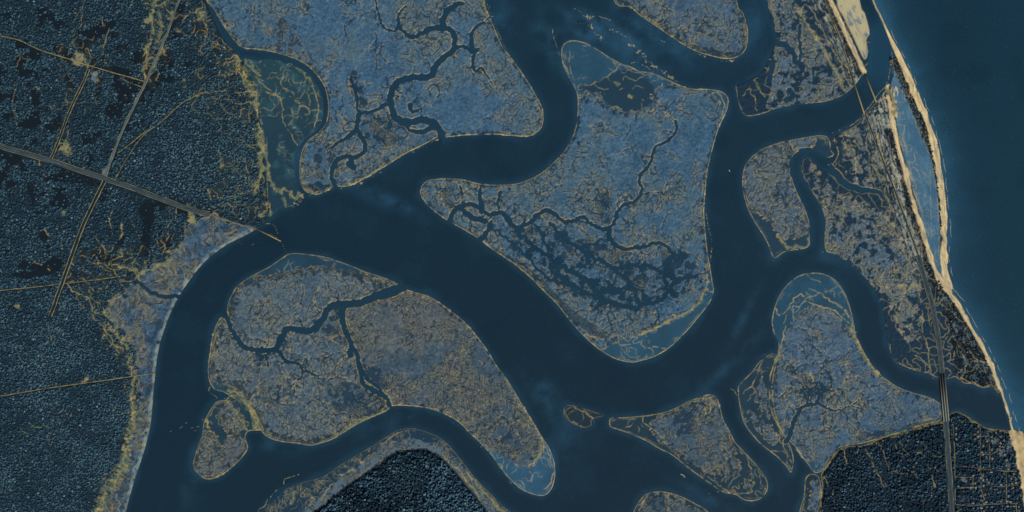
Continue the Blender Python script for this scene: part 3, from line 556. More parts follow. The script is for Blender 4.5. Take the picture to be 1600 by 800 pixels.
# ---- traced dry lines, tracks and gold chains
L = gline
for s, a in enumerate([
 ([(132,0),(128,15),(118,25),(113,55),(109,75),(105,88)],0.8,1.0,.6),([(113,60),(118,75)],0.8,1,.5),([(125,15),(128,35),(123,45)],1,1,.5),
 ([(160,28),(162,38)],1,2,.8),([(171,45),(166,60),(162,75)],0.5,1.5,.8),([(120,80),(130,90),(136,102),(126,102),(119,95)],1.2,2.2,.9),([(137,75),(143,90),(140,98)],1,1,.6),([(150,118),(153,124)],1,2.5,.8),
 ([(75,168),(90,172),(105,160),(103,140)],1.5,1,.6),([(55,135),(60,137)],1,1.8,.7),([(27,100),(30,85),(40,88),(50,93)],1.5,1,.4),([(25,130),(20,165),(27,195),(30,210)],1.5,1,.4),([(45,230),(38,215)],1,1.3,.5),
 ([(107,203),(106,215),(90,240)],0.8,1.3,.7),([(92,222),(105,225),(107,238),(98,238)],2,3,.7),([(55,255),(64,258),(62,252)],1.0,1.6,.8),([(72,275),(68,270)],1,1.2,.6),
 ([(70,360),(78,370),(80,365)],1,1.6,.8),([(98,335),(97,330)],1,2.4,.7),([(97,375),(98,385)],1,1.1,.7),([(175,332),(171,345),(175,358)],0.8,1.2,.7),([(189,350),(190,365),(185,375)],1,1.8,.7),([(150,368),(158,385),(168,398)],1,1.2,.7),([(187,392),(193,398)],1,2.5,.8),([(172,308),(178,300)],.6,1,.5),
 ([(45,402),(60,412)],1,1.6,.7),([(75,418),(78,422)],1,1.6,.7),([(25,478),(32,480)],1,2.4,.8),([(76,510),(80,530),(83,536)],1,1.6,.5),
 ([(112,412),(122,420),(135,422),(142,428)],1,1.2,.7),([(136,405),(150,412),(165,415),(178,425),(188,435),(205,440)],1,1.2,.7),([(172,415),(176,405),(192,400)],1,1.5,.8),
 ([(104,444),(118,458),(128,462),(140,470),(143,485),(150,500),(160,510),(165,520)],1.0,1.5,.8),([(117,458),(124,470),(129,480)],1,1,.5),([(142,465),(158,478),(165,492),(178,505)],1,1.4,.8),([(163,522),(178,538),(192,545),(200,556)],1.2,1.2,.7),([(165,517),(182,512),(195,506)],1,1.1,.7),([(172,475),(185,465),(196,458)],1,1.2,.7),
 ([(130,598),(138,590)],1,2,.8),([(45,665),(56,668),(65,665)],1.5,1.5,.7),([(33,668),(43,680)],1,1.4,.6),([(80,662),(85,652)],1,1.3,.6),([(93,645),(97,643)],1,1.6,.7),([(113,650),(115,645)],1,1.6,.6),([(73,680),(78,688)],1,1.6,.7),([(18,698),(28,692)],1,1.2,.5),
 ([(200,695),(193,720),(190,735),(178,750),(167,765),(160,780),(152,800)],2.0,5.5,1.0),([(205,620),(208,650),(203,690)],2.0,3.5,.9),([(200,560),(208,590),(206,620)],1.6,2.2,.9),([(182,520),(195,535),(204,560)],1.8,2.0,.85),
 ([(197,770),(190,785),(186,800)],.8,1.2,.7),([(178,765),(183,775),(188,790)],1,1,.7),
 ([(243,10),(247,0)],2,4,.8),([(245,18),(238,22),(240,45),(236,62),(230,78),(228,95),(226,110),(228,128)],1.5,2.5,.75),([(252,20),(251,40),(249,60),(243,75)],1.5,2,.6),([(262,30),(262,58)],.8,1.2,.6),([(238,45),(262,42)],1.5,1.2,.6),([(236,72),(256,75)],1.5,1.2,.6),([(230,100),(250,98)],1.5,1.2,.6),([(270,25),(273,20)],1.5,4,.9),([(243,10),(255,5),(268,0)],2,2,.6),
 ([(228,95),(240,90)],1.5,2,.7),([(233,115),(240,105),(255,75)],1,2,.6),
 ([(315,0),(316,10),(305,18),(295,22),(285,27)],1.5,1.6,.8),([(313,28),(318,25),(310,20)],2.5,5,1.0),([(318,30),(323,42),(325,50),(318,65),(312,80)],1.2,1.5,.7),([(312,80),(315,85)],1,2,.7),([(330,52),(340,60),(352,68),(362,78)],1.2,1.4,.7),([(275,48),(283,50),(295,58)],1,1.3,.8),
 ([(325,60),(340,70),(355,76)],1,1.2,.6),([(318,75),(335,72),(345,78)],1,1.1,.5),([(352,40),(360,52),(372,62)],1.2,1.6,.7),([(365,90),(372,100),(382,118),(388,132),(396,150),(400,170)],2.2,4.5,.95),([(365,95),(352,98),(345,110),(341,118)],1,1.4,.7),([(370,105),(362,115),(352,112)],1,1.3,.7),
 ([(306,150),(320,146),(345,142),(365,146),(385,143),(398,142)],1,1.5,.8),([(355,155),(372,163),(395,158)],1,1.3,.8),([(345,160),(352,172),(368,184)],1,1,.6),([(341,118),(342,140)],.6,1,.5),([(356,115),(357,160)],.8,1,.5),([(371,130),(373,162)],.8,1,.5),([(305,115),(318,102)],1.5,1.2,.5),
 ([(286,124),(289,125)],1,1.8,.8),([(288,136),(292,137)],1,1.3,.6),([(391,160),(390,190)],.8,1.2,.6),
 ([(368,205),(372,215),(388,228),(400,234)],1,1.2,.7),([(376,245),(382,255),(388,272),(391,290),(400,290)],1.2,1.5,.8),([(370,240),(371,260),(374,275)],1,1.3,.6),([(343,240),(346,262)],1,1.8,.7),([(329,297),(332,312)],1.2,1.8,.8),([(342,308),(352,308),(365,307),(378,303),(390,297),(400,292)],1.2,1.5,.8),([(367,300),(368,325)],1,1.3,.7),([(368,322),(385,318),(400,315)],1,1.4,.7),([(346,325),(355,318),(367,325)],1,1.2,.7),
 ([(264,322),(265,333)],.6,1,.7),([(276,322),(275,342)],.7,1.2,.7),([(294,328),(298,340),(304,348)],1.2,4.5,.9),([(267,345),(262,360),(263,375),(256,390),(250,400)],1.2,1.5,.85),([(290,350),(288,365),(282,375)],1,1.3,.7),([(255,365),(250,372)],.8,1.2,.6),([(203,343),(212,362),(218,372)],1,1.1,.6),
 ([(272,395),(283,385),(293,380)],1.5,2,.8),([(180,415),(200,420),(215,425),(230,422),(250,415),(268,405)],1.8,2.2,.9),([(205,410),(212,425),(225,445),(232,462)],1.2,1.5,.7),([(240,405),(258,412),(262,400)],1.2,1.5,.7),
 # bay rims and chains
 ([(385,95),(395,110),(405,118)],1.5,2,.8),([(400,145),(403,170),(405,195),(408,230),(406,260),(402,290),(398,300)],2.0,3.0,.95),([(408,200),(415,240),(420,270),(427,290),(440,302)],.9,2,.8),([(416,140),(425,145),(437,157),(444,170)],1.2,1.4,.75),([(400,120),(415,135),(430,148)],1.2,1.4,.7),([(444,170),(440,178),(446,195),(458,215),(466,228)],.8,1.1,.7),([(470,165),(482,170),(485,175),(478,178)],1.2,1.4,.75),([(450,100),(465,106),(478,115),(485,130),(492,145),(497,165),(495,185),(490,198)],1,1.2,.8),([(440,120),(443,135),(455,145),(460,155),(468,162)],1.3,1.6,.75),([(475,120),(470,135),(480,145),(485,165)],1,1.2,.7),([(455,170),(458,185),(452,195)],1,1.1,.6),
 ([(440,300),(445,296),(455,303),(460,312),(470,302),(474,312),(460,318),(448,325),(443,312)],1.5,2.0,.8),([(417,215),(418,300),(420,320)],.3,.9,.5),([(408,338),(412,330),(420,322),(424,335)],1.5,2.5,.7),
 ([(415,350),(425,350),(432,357),(434,368),(430,372)],.6,1.3,.9),([(372,378),(385,384),(393,384),(397,381)],.4,.9,.7),([(400,357),(430,370),(440,378)],.3,1.4,.9),([(440,378),(445,390),(447,397)],.3,.9,.5),
 # shoals in the north channel
 ([(862,40),(864,52),(868,68),(874,85),(880,98)],.5,1.3,.7),([(898,14),(908,20),(920,27),(924,36),(922,45),(928,52),(938,60)],1.2,2.6,.8),([(924,28),(930,25),(940,27),(953,32)],.8,1.6,.8),([(946,42),(955,45),(966,50),(976,55),(985,63),(990,73),(1000,82),(1015,97),(1040,115),(1062,133)],1.0,2.2,.85),([(893,30),(900,36),(912,38)],1,1.2,.5),([(985,98),(993,97),(1010,104),(1030,117)],.8,1.3,.8),([(882,100),(886,110),(895,132),(902,146)],.5,1.6,.9),([(890,80),(890,105),(898,128)],.6,1,.6),([(903,135),(925,130),(945,123),(960,112),(970,100)],1.2,1.7,.8),([(930,132),(938,138),(950,138)],1,1.2,.6),([(984,150),(986,152)],.6,2.4,.8),([(962,129),(965,131)],.6,2,.6),([(1004,155),(1006,158)],.6,1.6,.6),([(968,140),(972,138)],.6,1.4,.5),
 ([(1085,80),(1102,88)],.4,2.2,1.),([(1128,93),(1142,95),(1148,94)],.8,3,.9),([(1033,63),(1040,66)],.5,1.4,.6),
 ([(1120,143),(1128,155),(1131,165),(1126,180)],.8,1.2,.8),([(1118,150),(1124,165)],.8,1,.5),
 # small sandbar, triangle island and its skirts
 ([(883,640),(890,655),(905,665),(913,671)],1.2,1.3,.7),([(895,636),(910,643),(922,650),(927,660),(928,667)],1,1.6,.8),([(1098,621),(1102,640),(1104,653),(1112,635)],.4,1.2,.8),([(1004,652),(1006,660),(1018,668),(1030,680),(1040,692)],1,1.3,.7),([(1108,770),(1128,766),(1150,772)],1,1.3,.7),([(1105,745),(1120,755),(1140,770)],1,1.2,.7),([(1165,710),(1175,740),(1170,760)],1,1.3,.7),([(1190,735),(1188,750),(1195,765)],1,1.3,.7),([(988,662),(985,668),(980,668)],.8,1.4,.7),
 ([(1140,605),(1148,612),(1155,625)],.8,1.5,.8),([(1190,562),(1186,575),(1180,590),(1175,605)],1,1.2,.7),([(1160,615),(1175,605),(1190,625),(1185,640)],1,1.2,.7),([(1170,560),(1198,554)],.6,.9,.3),
 ([(1212,675),(1225,700),(1232,725)],1.2,1.4,.7),([(1205,705),(1228,708),(1240,730)],1,1.2,.6),
 # cap shoal
 ([(1260,427),(1268,436),(1282,441)],.6,1.1,.6),([(1212,480),(1218,490),(1228,486),(1238,470),(1250,458),(1262,466),(1280,458),(1290,465),(1305,472),(1318,482),(1328,494)],1.4,1.7,.8),([(1240,500),(1240,480),(1250,478),(1262,472),(1280,480),(1298,482),(1315,495),(1328,505)],1.2,1.7,.85),([(1300,475),(1312,478),(1325,495),(1332,508)],1,1.5,.8),([(1290,456),(1303,455),(1305,465)],.8,1.3,.6),([(1330,510),(1340,535),(1352,558),(1372,585)],.6,2.4,1.),([(1225,505),(1230,492)],1,1.1,.6),([(1228,510),(1220,540),(1215,560),(1205,580),(1203,592)],.8,1.4,.9),([(1303,440),(1318,458),(1328,480)],.5,.9,.5),
 # islands' outer rims doubled
 ([(765,20),(775,45),(790,75),(800,92),(818,115),(838,148)],.4,1.4,.8),([(753,0),(760,12),(765,25)],1,3,.9),([(533,293),(560,284),(600,262)],.7,2.4,1.),([(636,241),(684,216)],.4,1.8,.9),([(485,304),(500,303),(514,297)],.6,2,.9),
 ([(1108,415),(1112,380),(1104,340),(1101,310)],.3,1.2,.8),([(1103,415),(1106,440),(1102,452),(1110,456),(1115,458)],.5,1.5,.85),([(1102,452),(1092,472),(1075,487),(1050,498),(1025,512),(1000,522)],.7,1.9,.95),([(1005,530),(1003,540),(1018,545),(1020,555)],.8,1.3,.7),([(1020,541),(1042,545)],.4,1.1,.7),([(965,528),(968,538),(985,538)],1,1.5,.8),([(952,528),(963,522),(975,530)],1,1.5,.7),([(910,522),(940,530),(947,542),(938,545)],.5,1.2,.8),
 ([(395,610),(392,640),(402,662),(405,672)],1.2,1.5,.7),([(388,632),(396,650),(402,672)],.4,4.0,.9),([(355,610),(375,615),(392,640)],.6,2,.9),([(352,625),(366,640),(375,655),(385,670)],1.2,1.8,.8),([(330,600),(328,612),(340,620)],1,1.6,.7),([(540,668),(570,655),(600,645)],.4,2.2,.9),([(318,665),(322,655),(326,668)],1,2,.9),([(430,700),(440,692)],.4,.9,.0),
 ([(415,700),(425,680)],.4,.9,.0),([(433,765),(420,780),(410,790),(404,800)],1.2,1.7,.8),([(440,755),(450,748),(465,742)],1.3,1.6,.8),([(458,770),(460,778)],1,2.4,.6),([(472,755),(470,768)],.8,1.2,.5),([(484,790),(500,775),(515,762),(530,745),(548,735)],1.8,1.6,.8),([(545,737),(552,735)],1,2.6,.9),
 ([(700,720),(712,730),(728,748),(740,765),(752,785)],1.2,1.5,.85),([(735,745),(752,765),(770,785),(785,800)],.8,2,.8),([(783,728),(790,742),(800,755)],.8,1.5,.7),
 ([(843,672),(848,690),(850,715)],.5,1.3,.8),([(838,668),(845,680),(846,700),(842,715),(830,725),(826,728)],1,2.0,.9),([(822,730),(830,740),(830,752)],1,1.3,.7),([(843,738),(847,745),(842,745)],.6,1.4,.7),([(865,738),(860,755),(850,765)],1,1.6,.8),
 # south-east forest edge, tracks
 ([(1286,738),(1298,722),(1310,703),(1318,702),(1328,694),(1345,696),(1375,690),(1402,681),(1440,668),(1474,659)],.6,1.2,.85),([(1318,702),(1323,724)],.4,1.2,.85),([(1337,697),(1343,720)],.4,1.1,.8),([(1350,698),(1370,735),(1380,760)],.6,1,.6),([(1370,690),(1380,712),(1390,735)],1,1,.6),([(1285,745),(1295,755),(1300,770),(1305,785)],.8,1.4,.8),([(1290,740),(1285,755),(1280,780)],1,1.2,.6),([(1340,715),(1352,728),(1345,740)],.0,.8,.0),([(1400,695),(1412,715)],1.2,1.6,.6),([(1432,680),(1445,700),(1458,712),(1470,712)],1,1,.5),([(1430,712),(1438,705),(1445,714)],1,1.4,.6),([(1455,745),(1463,760)],1,1.8,.8),([(1445,725),(1460,735),(1475,736)],1.2,1,.5),([(1405,690),(1420,712),(1428,735)],1,1,.5),([(1425,735),(1440,752),(1462,758)],1.4,1,.5),([(1330,740),(1345,760),(1350,785)],1.4,1,.4),([(1380,760),(1402,768),(1420,790)],1.4,1,.4),([(1395,735),(1412,742),(1430,738)],1.2,1,.5),([(1355,705),(1362,720),(1375,745)],1,1,.55),([(1470,745),(1455,770),(1440,795)],1.4,1,.4),
 ([(1492,645),(1500,644),(1512,652),(1525,660),(1535,665),(1548,672),(1575,675)],.9,1.6,.9),([(1488,660),(1510,660),(1530,660)],.8,1.2,.7),
 # east marsh threads along the road
 ([(1323,218),(1330,228),(1336,242),(1337,260),(1338,278),(1342,290)],.5,1.1,.8),([(1300,208),(1305,225),(1310,240),(1302,255),(1294,258)],.8,1.3,.8),([(1313,212),(1325,212),(1335,222),(1345,232)],1,1.6,.8),([(1303,275),(1320,288),(1332,292),(1340,285)],1,3,.35),
 ([(1360,255),(1370,268),(1385,285),(1382,300),(1392,325)],1,1.4,.8),([(1358,205),(1352,225),(1362,250),(1365,270)],1,1.2,.7),([(1345,295),(1360,296),(1375,292)],1,1.2,.7),
 ([(1285,390),(1292,394),(1288,385),(1285,372)],.8,2,.9),([(1400,565),(1420,575),(1445,583),(1452,575),(1440,562),(1430,555)],.8,1.2,.8),([(1390,540),(1395,560),(1410,572)],.8,1.1,.8),([(1440,485),(1442,500),(1441,520),(1450,545),(1452,565),(1458,590),(1470,590)],.7,1.2,.8),([(1460,470),(1450,480),(1452,500),(1455,510)],.8,1.2,.7),([(1480,542),(1490,545),(1490,560),(1480,564)],.8,1.2,.7),([(1490,525),(1500,545),(1507,560),(1508,580),(1500,592)],1,1.5,.8),([(1515,548),(1525,562),(1538,567)],.7,1.6,.8),([(1480,500),(1483,515),(1478,530)],1,1.1,.6),([(1466,440),(1467,460),(1466,470)],.7,1.5,.7),([(1522,475),(1530,490)],.0,.9,.0),
 ([(1500,590),(1512,595),(1525,600),(1538,606),(1545,602)],.8,1.6,.8),([(1240,368),(1235,385),(1228,395)],.0,.9,.0),([(1217,370),(1228,385),(1245,387),(1262,384),(1266,372)],1,2.2,.8),
 ([(1150,135),(1152,150),(1158,170),(1165,180),(1190,178),(1204,172)],.7,1.5,.8),([(1180,125),(1185,140),(1195,150)],1,1.3,.7),([(1160,150),(1170,140),(1178,158),(1183,172)],1.2,1.3,.7),([(1151,178),(1152,187),(1163,192)],.4,.8,.3),
 ([(1246,15),(1262,40),(1280,65),(1295,95),(1308,115),(1318,138),(1325,142)],.9,1.8,.85),([(1268,15),(1285,45),(1300,75),(1315,105),(1327,135)],1,1.4,.7),
 ([(1330,117),(1322,105),(1310,90)],1,1.4,.7),([(1382,138),(1390,145),(1397,160),(1396,180)],1,2,.8),
 ([(1391,75),(1394,90),(1390,110),(1386,130),(1370,150),(1350,178),(1330,196),(1310,204)],.4,1.2,.8),
 ([(1415,195),(1411,215),(1418,245),(1426,275),(1434,310),(1440,330)],.6,1.3,.8),([(1453,265),(1454,310),(1455,370)],.2,.8,.5),([(1432,265),(1445,270),(1450,278)],.8,1.2,.6)]):
    pts, amp, w, k = a
    if k > 0: L(pts, amp, s * 7 + 1, w * 1.0 + 0.15, k)

for q, (pts, k, wv) in enumerate([([(228,-20),(275,-20),(268,40),(258,90),(242,130),(224,130),(228,80)],.95,B12),([(300,-10),(330,10),(360,60),(402,100),(418,180),(425,330),(400,335),(395,250),(378,180),(345,110),(305,70),(275,60)],.8,B12),([(300,120),(400,120),(415,330),(340,330),(330,280),(360,220),(300,175)],.55,B12),([(100,400),(240,380),(300,340),(300,420),(220,450),(160,500),(140,480)],.8,B12),([(140,470),(175,480),(215,545),(222,700),(180,800),(140,830),(160,760),(196,700),(200,600),(165,540)],.95,B7),([(100,60),(160,70),(165,150),(110,170),(95,120)],.5,B12),([(60,240),(110,190),(115,260),(80,260)],.4,B12)]):
    z_ = sstep(-5, 6, sdf(pts, 12) + 3 * N10) * (msd > 2) * (1 - MAIN_MARSH * 0.5)
    t_ = sstep(0.85, 0.2, LD3 if wv is B12 else LD1) * sstep(-1.0, 0.9, N6 + 0.4 * N10)
    add_gold(z_ * t_, k); mix(z_ * sstep(0.1, 0.8, N10 + 0.5 * N6) * 0.4 * k, lin((64,80,76)))
    OLIVE[:] = np.maximum(OLIVE, z_ * k * sstep(0.1, 0.9, N10 + 0.5 * N6))
for x, y, rx, ry in ((1558,690,9,7),(1568,705,8,12),(1574,722,5,14),(1550,676,6,4),(1500,742,7,5),(1506,752,6,5),(1512,782,7,4),(1580,690,5,10)):
    dd = np.hypot((GX - x) / rx, (GY - y) / ry) + 0.45 * N6 + 0.2 * N3
    z_ = sstep(1.1, 0.6, dd) * (ssd > 2); mix(z_ * sstep(-0.8, 0.5, N3) * 0.7, lin((104,112,114))); OLIVE[:] = np.maximum(OLIVE, z_ * 0.8)
# ---- streams of bare ground through the western woods (no trees stand there)
BARE = np.maximum(sstep(0.35, 0.6, gold), 0.85 * OLIVE) * (ID == 1)
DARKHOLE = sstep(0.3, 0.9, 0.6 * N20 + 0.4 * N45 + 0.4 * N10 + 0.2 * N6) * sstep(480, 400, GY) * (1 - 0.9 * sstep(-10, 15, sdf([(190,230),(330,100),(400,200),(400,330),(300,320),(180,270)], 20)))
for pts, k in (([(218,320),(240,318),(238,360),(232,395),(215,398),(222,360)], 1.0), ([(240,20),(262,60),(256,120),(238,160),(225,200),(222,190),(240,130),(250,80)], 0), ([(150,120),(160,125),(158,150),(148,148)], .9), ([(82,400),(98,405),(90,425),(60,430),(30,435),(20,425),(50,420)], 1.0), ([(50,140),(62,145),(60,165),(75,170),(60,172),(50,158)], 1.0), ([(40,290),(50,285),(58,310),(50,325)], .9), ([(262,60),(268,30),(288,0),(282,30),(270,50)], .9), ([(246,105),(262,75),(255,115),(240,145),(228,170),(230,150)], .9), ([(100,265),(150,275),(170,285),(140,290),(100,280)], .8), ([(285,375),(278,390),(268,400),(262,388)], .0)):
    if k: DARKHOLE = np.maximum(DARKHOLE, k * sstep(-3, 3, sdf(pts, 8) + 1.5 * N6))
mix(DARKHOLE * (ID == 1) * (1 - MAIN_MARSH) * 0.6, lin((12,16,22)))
for (x, y, r_) in ((147,121,9),(101,230,7),(122,93,8),(165,270,6),(233,30,5),(302,342,6)):
    dd = np.hypot(GX - x, (GY - y)) + 2.5 * N6
    mix(sstep(r_, r_ * 0.5, dd) * 0.75, lin((104,124,132)) if x in (147, 165) else lin((140,132,98)))
    add_gold(sstep(1.5, 0.4, np.abs(dd - r_ * 0.7)) * sstep(-0.5, 0.5, N3), 0.7)
    BARE = np.maximum(BARE, sstep(r_, r_ * 0.5, dd))

# ---- dry lines over everything, then water tone
gv = np.clip(gold * (0.86 + 0.14 * NF), 0, 1)[..., None]
tg = sstep(-0.5, 1.2, N10 + 0.4 * N3)[..., None]
gc = GOLD * (1 - tg) + GOLD2 * tg
green = (sstep(0, 60, 520 - GX) * sstep(10, 60, GY + 60))[..., None]
gc = gc * (1 - 0.55 * green * (1 - tg)) + lin((142,138,84)) * 0.55 * green * (1 - tg)
col = (col * (1 - gv * 0.78) + gc * gv * 0.78).astype(np.float32)
Z = Z + 0.5 * gold * (Z > 0.1)

WCOL = np.zeros((H, W, 3), np.float32); WCOL[:] = lin((26,47,61))
def wmix(m, c):
    global WCOL
    m = np.clip(m, 0, 1)[..., None]; WCOL = (WCOL * (1 - m) + np.asarray(c) * m).astype(np.float32)
wmix(sstep(520, 100, GY + 20 * N45 - 0.25 * GX + 160) * 0.35, lin((32,60,78)))
coastd = np.where(GY < 450, -uE, -uB)
xe = np.interp(gy, [p[1] for p in ELINE[:-1]] + [p[1] for p in BLINE if p[1] > 452], [p[0] for p in ELINE[:-1]] + [p[0] for p in BLINE if p[1] > 452])
sea = sstep(-4, 4, GX - xe[:, None])
wmix(sea, lin((26,53,69))); wmix(sea * sstep(1500, 1650, GX) * 0.5, lin((28,60,75)))
sd_ = (GX - xe[:, None]) * 0.9
wmix(sea * np.exp(-np.maximum(sd_ + 5 * N45 * 0.6 + 2 * N20, 0) / 20.0) * 0.85, lin((50,92,116)))
wmix(sea * sstep(540, 640, GY) * np.exp(-np.maximum(sd_, 0) / 70.0) * 0.5, lin((44,92,118)))
inlet = sstep(60, 20, np.hypot((GX - 1375), (GY - 80) * 0.7)); wmix(inlet * 0.4 * (1 - sea), lin((36,78,104)))
# shoals: shallow water near the islands and where the currents drop silt
sh_all = np.full((H, W), -30, np.float32)
for isl in islands: sh_all = np.maximum(sh_all, isl['outer_sd'])
for q in (msd, bsd, psd, ssd, esd, nsd): sh_all = np.maximum(sh_all, q)
wmix(sstep(-11, 0, sh_all + 1.6 * N20) * 0.42 * (1 - sea), lin((38,72,92)))
for (x, y, rx, ry, an, k) in ((930,38,60,16,0.35,.9),(985,68,22,12,0.8,.7),(915,55,40,10,0.3,.6),(1010,50,60,8,0.6,.4),(1045,70,60,22,0.7,.35),(985,80,60,26,0.6,.55),(900,95,30,24,0.3,.5),(860,60,22,40,-0.3,.5),(620,318,55,9,0.5,.35),(585,305,60,14,0.5,.3),(1150,560,80,10,-0.75,.4),(850,620,50,18,0.9,.4),(1100,775,50,12,0.5,.35),(300,740,14,60,0.2,.25),(880,700,30,50,0,.25),(850,600,20,10,.5,.3),(1180,40,20,60,0,.4),(780,20,40,60,0,.35),(1300,410,30,14,0.3,.35),(1205,400,14,14,0,.5),(630,650,80,12,-0.4,.3),(600,190,10,6,0,0),(440,250,50,70,0.1,.35),(1160,500,60,8,-1.1,.25),(430,700,40,12,.2,.2),(690,225,8,14,0,.5),(1070,40,120,30,0.6,.25)):
    dx, dy = GX - x, GY - y; ca, sa = math.cos(an), math.sin(an)
    u_, v_ = (dx * ca + dy * sa) / rx, (-dx * sa + dy * ca) / ry
    wmix(np.exp(-(u_ ** 2 + v_ ** 2) * 1.3) * k * (0.75 + 0.35 * N20 + 0.15 * N6), lin((46,84,108)))
wmix(sstep(0.5, 2.2, N45 + 0.3 * N10) * 0.25, lin((32,60,78))); wmix(sstep(0.5, 2.2, -N45) * 0.25, lin((19,39,55)))
# dry lines that lie on drowned bars show through the water surface
w0_ = (ID == 0) & (gold > 0.22)
col = np.where((ID == 0)[..., None], WCOL * (1 - 0.8 * gv) + gc * 0.8 * gv, col).astype(np.float32)
Z = np.where(w0_, 0.25, Z); ID = np.where(w0_, 13, ID)
#@@END
# ------------------------------------------------------------------ from fields to meshes
COLL = scene.collection
def wx(x): return (np.asarray(x, float) - 800.0) * SC
def wy(y): return (400.0 - np.asarray(y, float)) * SC
LIGHT_K = np.array([0.94, 0.92, 0.94], np.float32)     # how much of a flat surface's colour the daylight returns

def surf_mat(name, attr=True, rgb=(0.2, 0.2, 0.2), rough=0.9, spec=0.15, grain=0.14, gscale=0.16, bump=0.0, bscale=0.2, bdist=1.0):
    m = bpy.data.materials.new(name); m.use_nodes = True; nt = m.node_tree; N = nt.nodes; Lk = nt.links
    b = N['Principled BSDF']; b.inputs['Roughness'].default_value = rough; b.inputs['Specular IOR Level'].default_value = spec
    geo = N.new('ShaderNodeNewGeometry')
    nz = N.new('ShaderNodeTexNoise'); nz.inputs['Scale'].default_value = gscale; nz.inputs['Detail'].default_value = 5; nz.inputs['Roughness'].default_value = 0.65
    Lk.new(geo.outputs['Position'], nz.inputs['Vector'])
    mr = N.new('ShaderNodeMapRange'); mr.inputs[1].default_value = 0.25; mr.inputs[2].default_value = 0.75
    mr.inputs[3].default_value = 1 - grain; mr.inputs[4].default_value = 1 + grain; Lk.new(nz.outputs['Fac'], mr.inputs[0])
    sc = N.new('ShaderNodeVectorMath'); sc.operation = 'SCALE'
    if attr:
        at = N.new('ShaderNodeAttribute'); at.attribute_name = 'tone'; Lk.new(at.outputs['Color'], sc.inputs[0])
    else: sc.inputs[0].default_value = rgb
    Lk.new(mr.outputs[0], sc.inputs['Scale']); Lk.new(sc.outputs[0], b.inputs['Base Color'])
    if bump:
        n2 = N.new('ShaderNodeTexNoise'); n2.inputs['Scale'].default_value = bscale; n2.inputs['Detail'].default_value = 4; Lk.new(geo.outputs['Position'], n2.inputs['Vector'])
        bp = N.new('ShaderNodeBump'); bp.inputs['Strength'].default_value = bump; bp.inputs['Distance'].default_value = bdist
        Lk.new(n2.outputs['Fac'], bp.inputs['Height']); Lk.new(bp.outputs[0], b.inputs['Normal'])
    return m

M_MARSH = surf_mat('marsh grass', gscale=0.11, grain=0.20, bump=0.6, bscale=0.12, bdist=3.0)
M_MUD = surf_mat('tidal mud', rough=0.7, gscale=0.07, grain=0.12)
M_RIM = surf_mat('wrack and shell', gscale=0.2, grain=0.2)
M_SOIL = surf_mat('forest floor', gscale=0.1, grain=0.25)
M_SAND = surf_mat('beach sand', gscale=0.08, grain=0.08)
M_WATER = surf_mat('estuary water', rough=0.5, spec=0.12, gscale=0.18, grain=0.42, bump=0.25, bscale=0.05, bdist=2.0)
M_LEAF = surf_mat('pine foliage', gscale=0.35, grain=0.35)
M_BARK = surf_mat('bark', attr=False, rgb=(0.05, 0.04, 0.035))
M_ASPH = surf_mat('weathered asphalt', attr=False, rgb=tuple(lin((72, 90, 98)) / 0.9), gscale=0.05, grain=0.3)
M_ASPD = surf_mat('dark asphalt', attr=False, rgb=tuple(lin((30, 46, 56)) / 0.8), gscale=0.05, grain=0.3)
M_VERGE = surf_mat('dry grass verge', attr=False, rgb=tuple(lin((128, 122, 82)) / 0.9), gscale=0.06, grain=0.45)
M_TRACK = surf_mat('sandy track', attr=False, rgb=tuple(lin((128, 118, 80)) / 0.9), gscale=0.06, grain=0.45)
M_STREET = surf_mat('pale lane', attr=False, rgb=tuple(lin((112, 108, 84)) / 0.9), gscale=0.05, grain=0.5)
M_STRIP = surf_mat('mown strip', attr=False, rgb=tuple(lin((20, 34, 44)) / 0.8), gscale=0.1, grain=0.4)
M_CONC = surf_mat('concrete', attr=False, rgb=tuple(lin((96, 112, 118)) / 0.8), gscale=0.1, grain=0.2)
M_RAIL = surf_mat('gold parapet', attr=False, rgb=tuple(lin((165, 148, 100)) / 0.8), gscale=0.1, grain=0.2)  # even gold tone for bridge edges and median
M_FOAM = surf_mat('foam', attr=False, rgb=(0.33, 0.32, 0.24), gscale=0.2, grain=0.3)
M_WHITE = surf_mat('white paint', attr=False, rgb=(0.45, 0.47, 0.47))
M_WOOD = surf_mat('grey timber', attr=False, rgb=(0.26, 0.22, 0.15), gscale=0.3, grain=0.3)

def raw_mesh(name, V, F, cols=None, mat=None, smooth=False):
    me = bpy.data.meshes.new(name)
    V = np.asarray(V, np.float32); F = np.asarray(F, np.int32); k = F.shape[1]
    me.vertices.add(len(V)); me.vertices.foreach_set('co', V.ravel())
    me.loops.add(F.size); me.loops.foreach_set('vertex_index', F.ravel())
    me.polygons.add(len(F)); me.polygons.foreach_set('loop_start', np.arange(0, F.size, k, dtype=np.int32))
    try: me.polygons.foreach_set('loop_total', np.full(len(F), k, np.int32))
    except Exception: pass
    if smooth: me.polygons.foreach_set('use_smooth', np.ones(len(F), bool))
    if cols is not None:
        at = me.attributes.new('tone', 'FLOAT_COLOR', 'POINT')
        c = np.ones((len(V), 4), np.float32); c[:, :3] = cols; at.data.foreach_set('color', c.ravel())
    if mat: me.materials.append(mat)
    me.update(calc_edges=True)
    return me
def obj(name, me, parent=None, **props):
    o = bpy.data.objects.new(name, me); COLL.objects.link(o)
    if parent: o.parent = parent
    for k, v in props.items(): o[k] = v
    return o
def thing(name, label, cat, loc=(0, 0, 0), rz=0, group=None):
    o = bpy.data.objects.new(name, None); COLL.objects.link(o); o.location = loc; o.rotation_euler = (0, 0, rz)
    o['label'] = label; o['category'] = cat
    if group: o['group'] = group
    return o
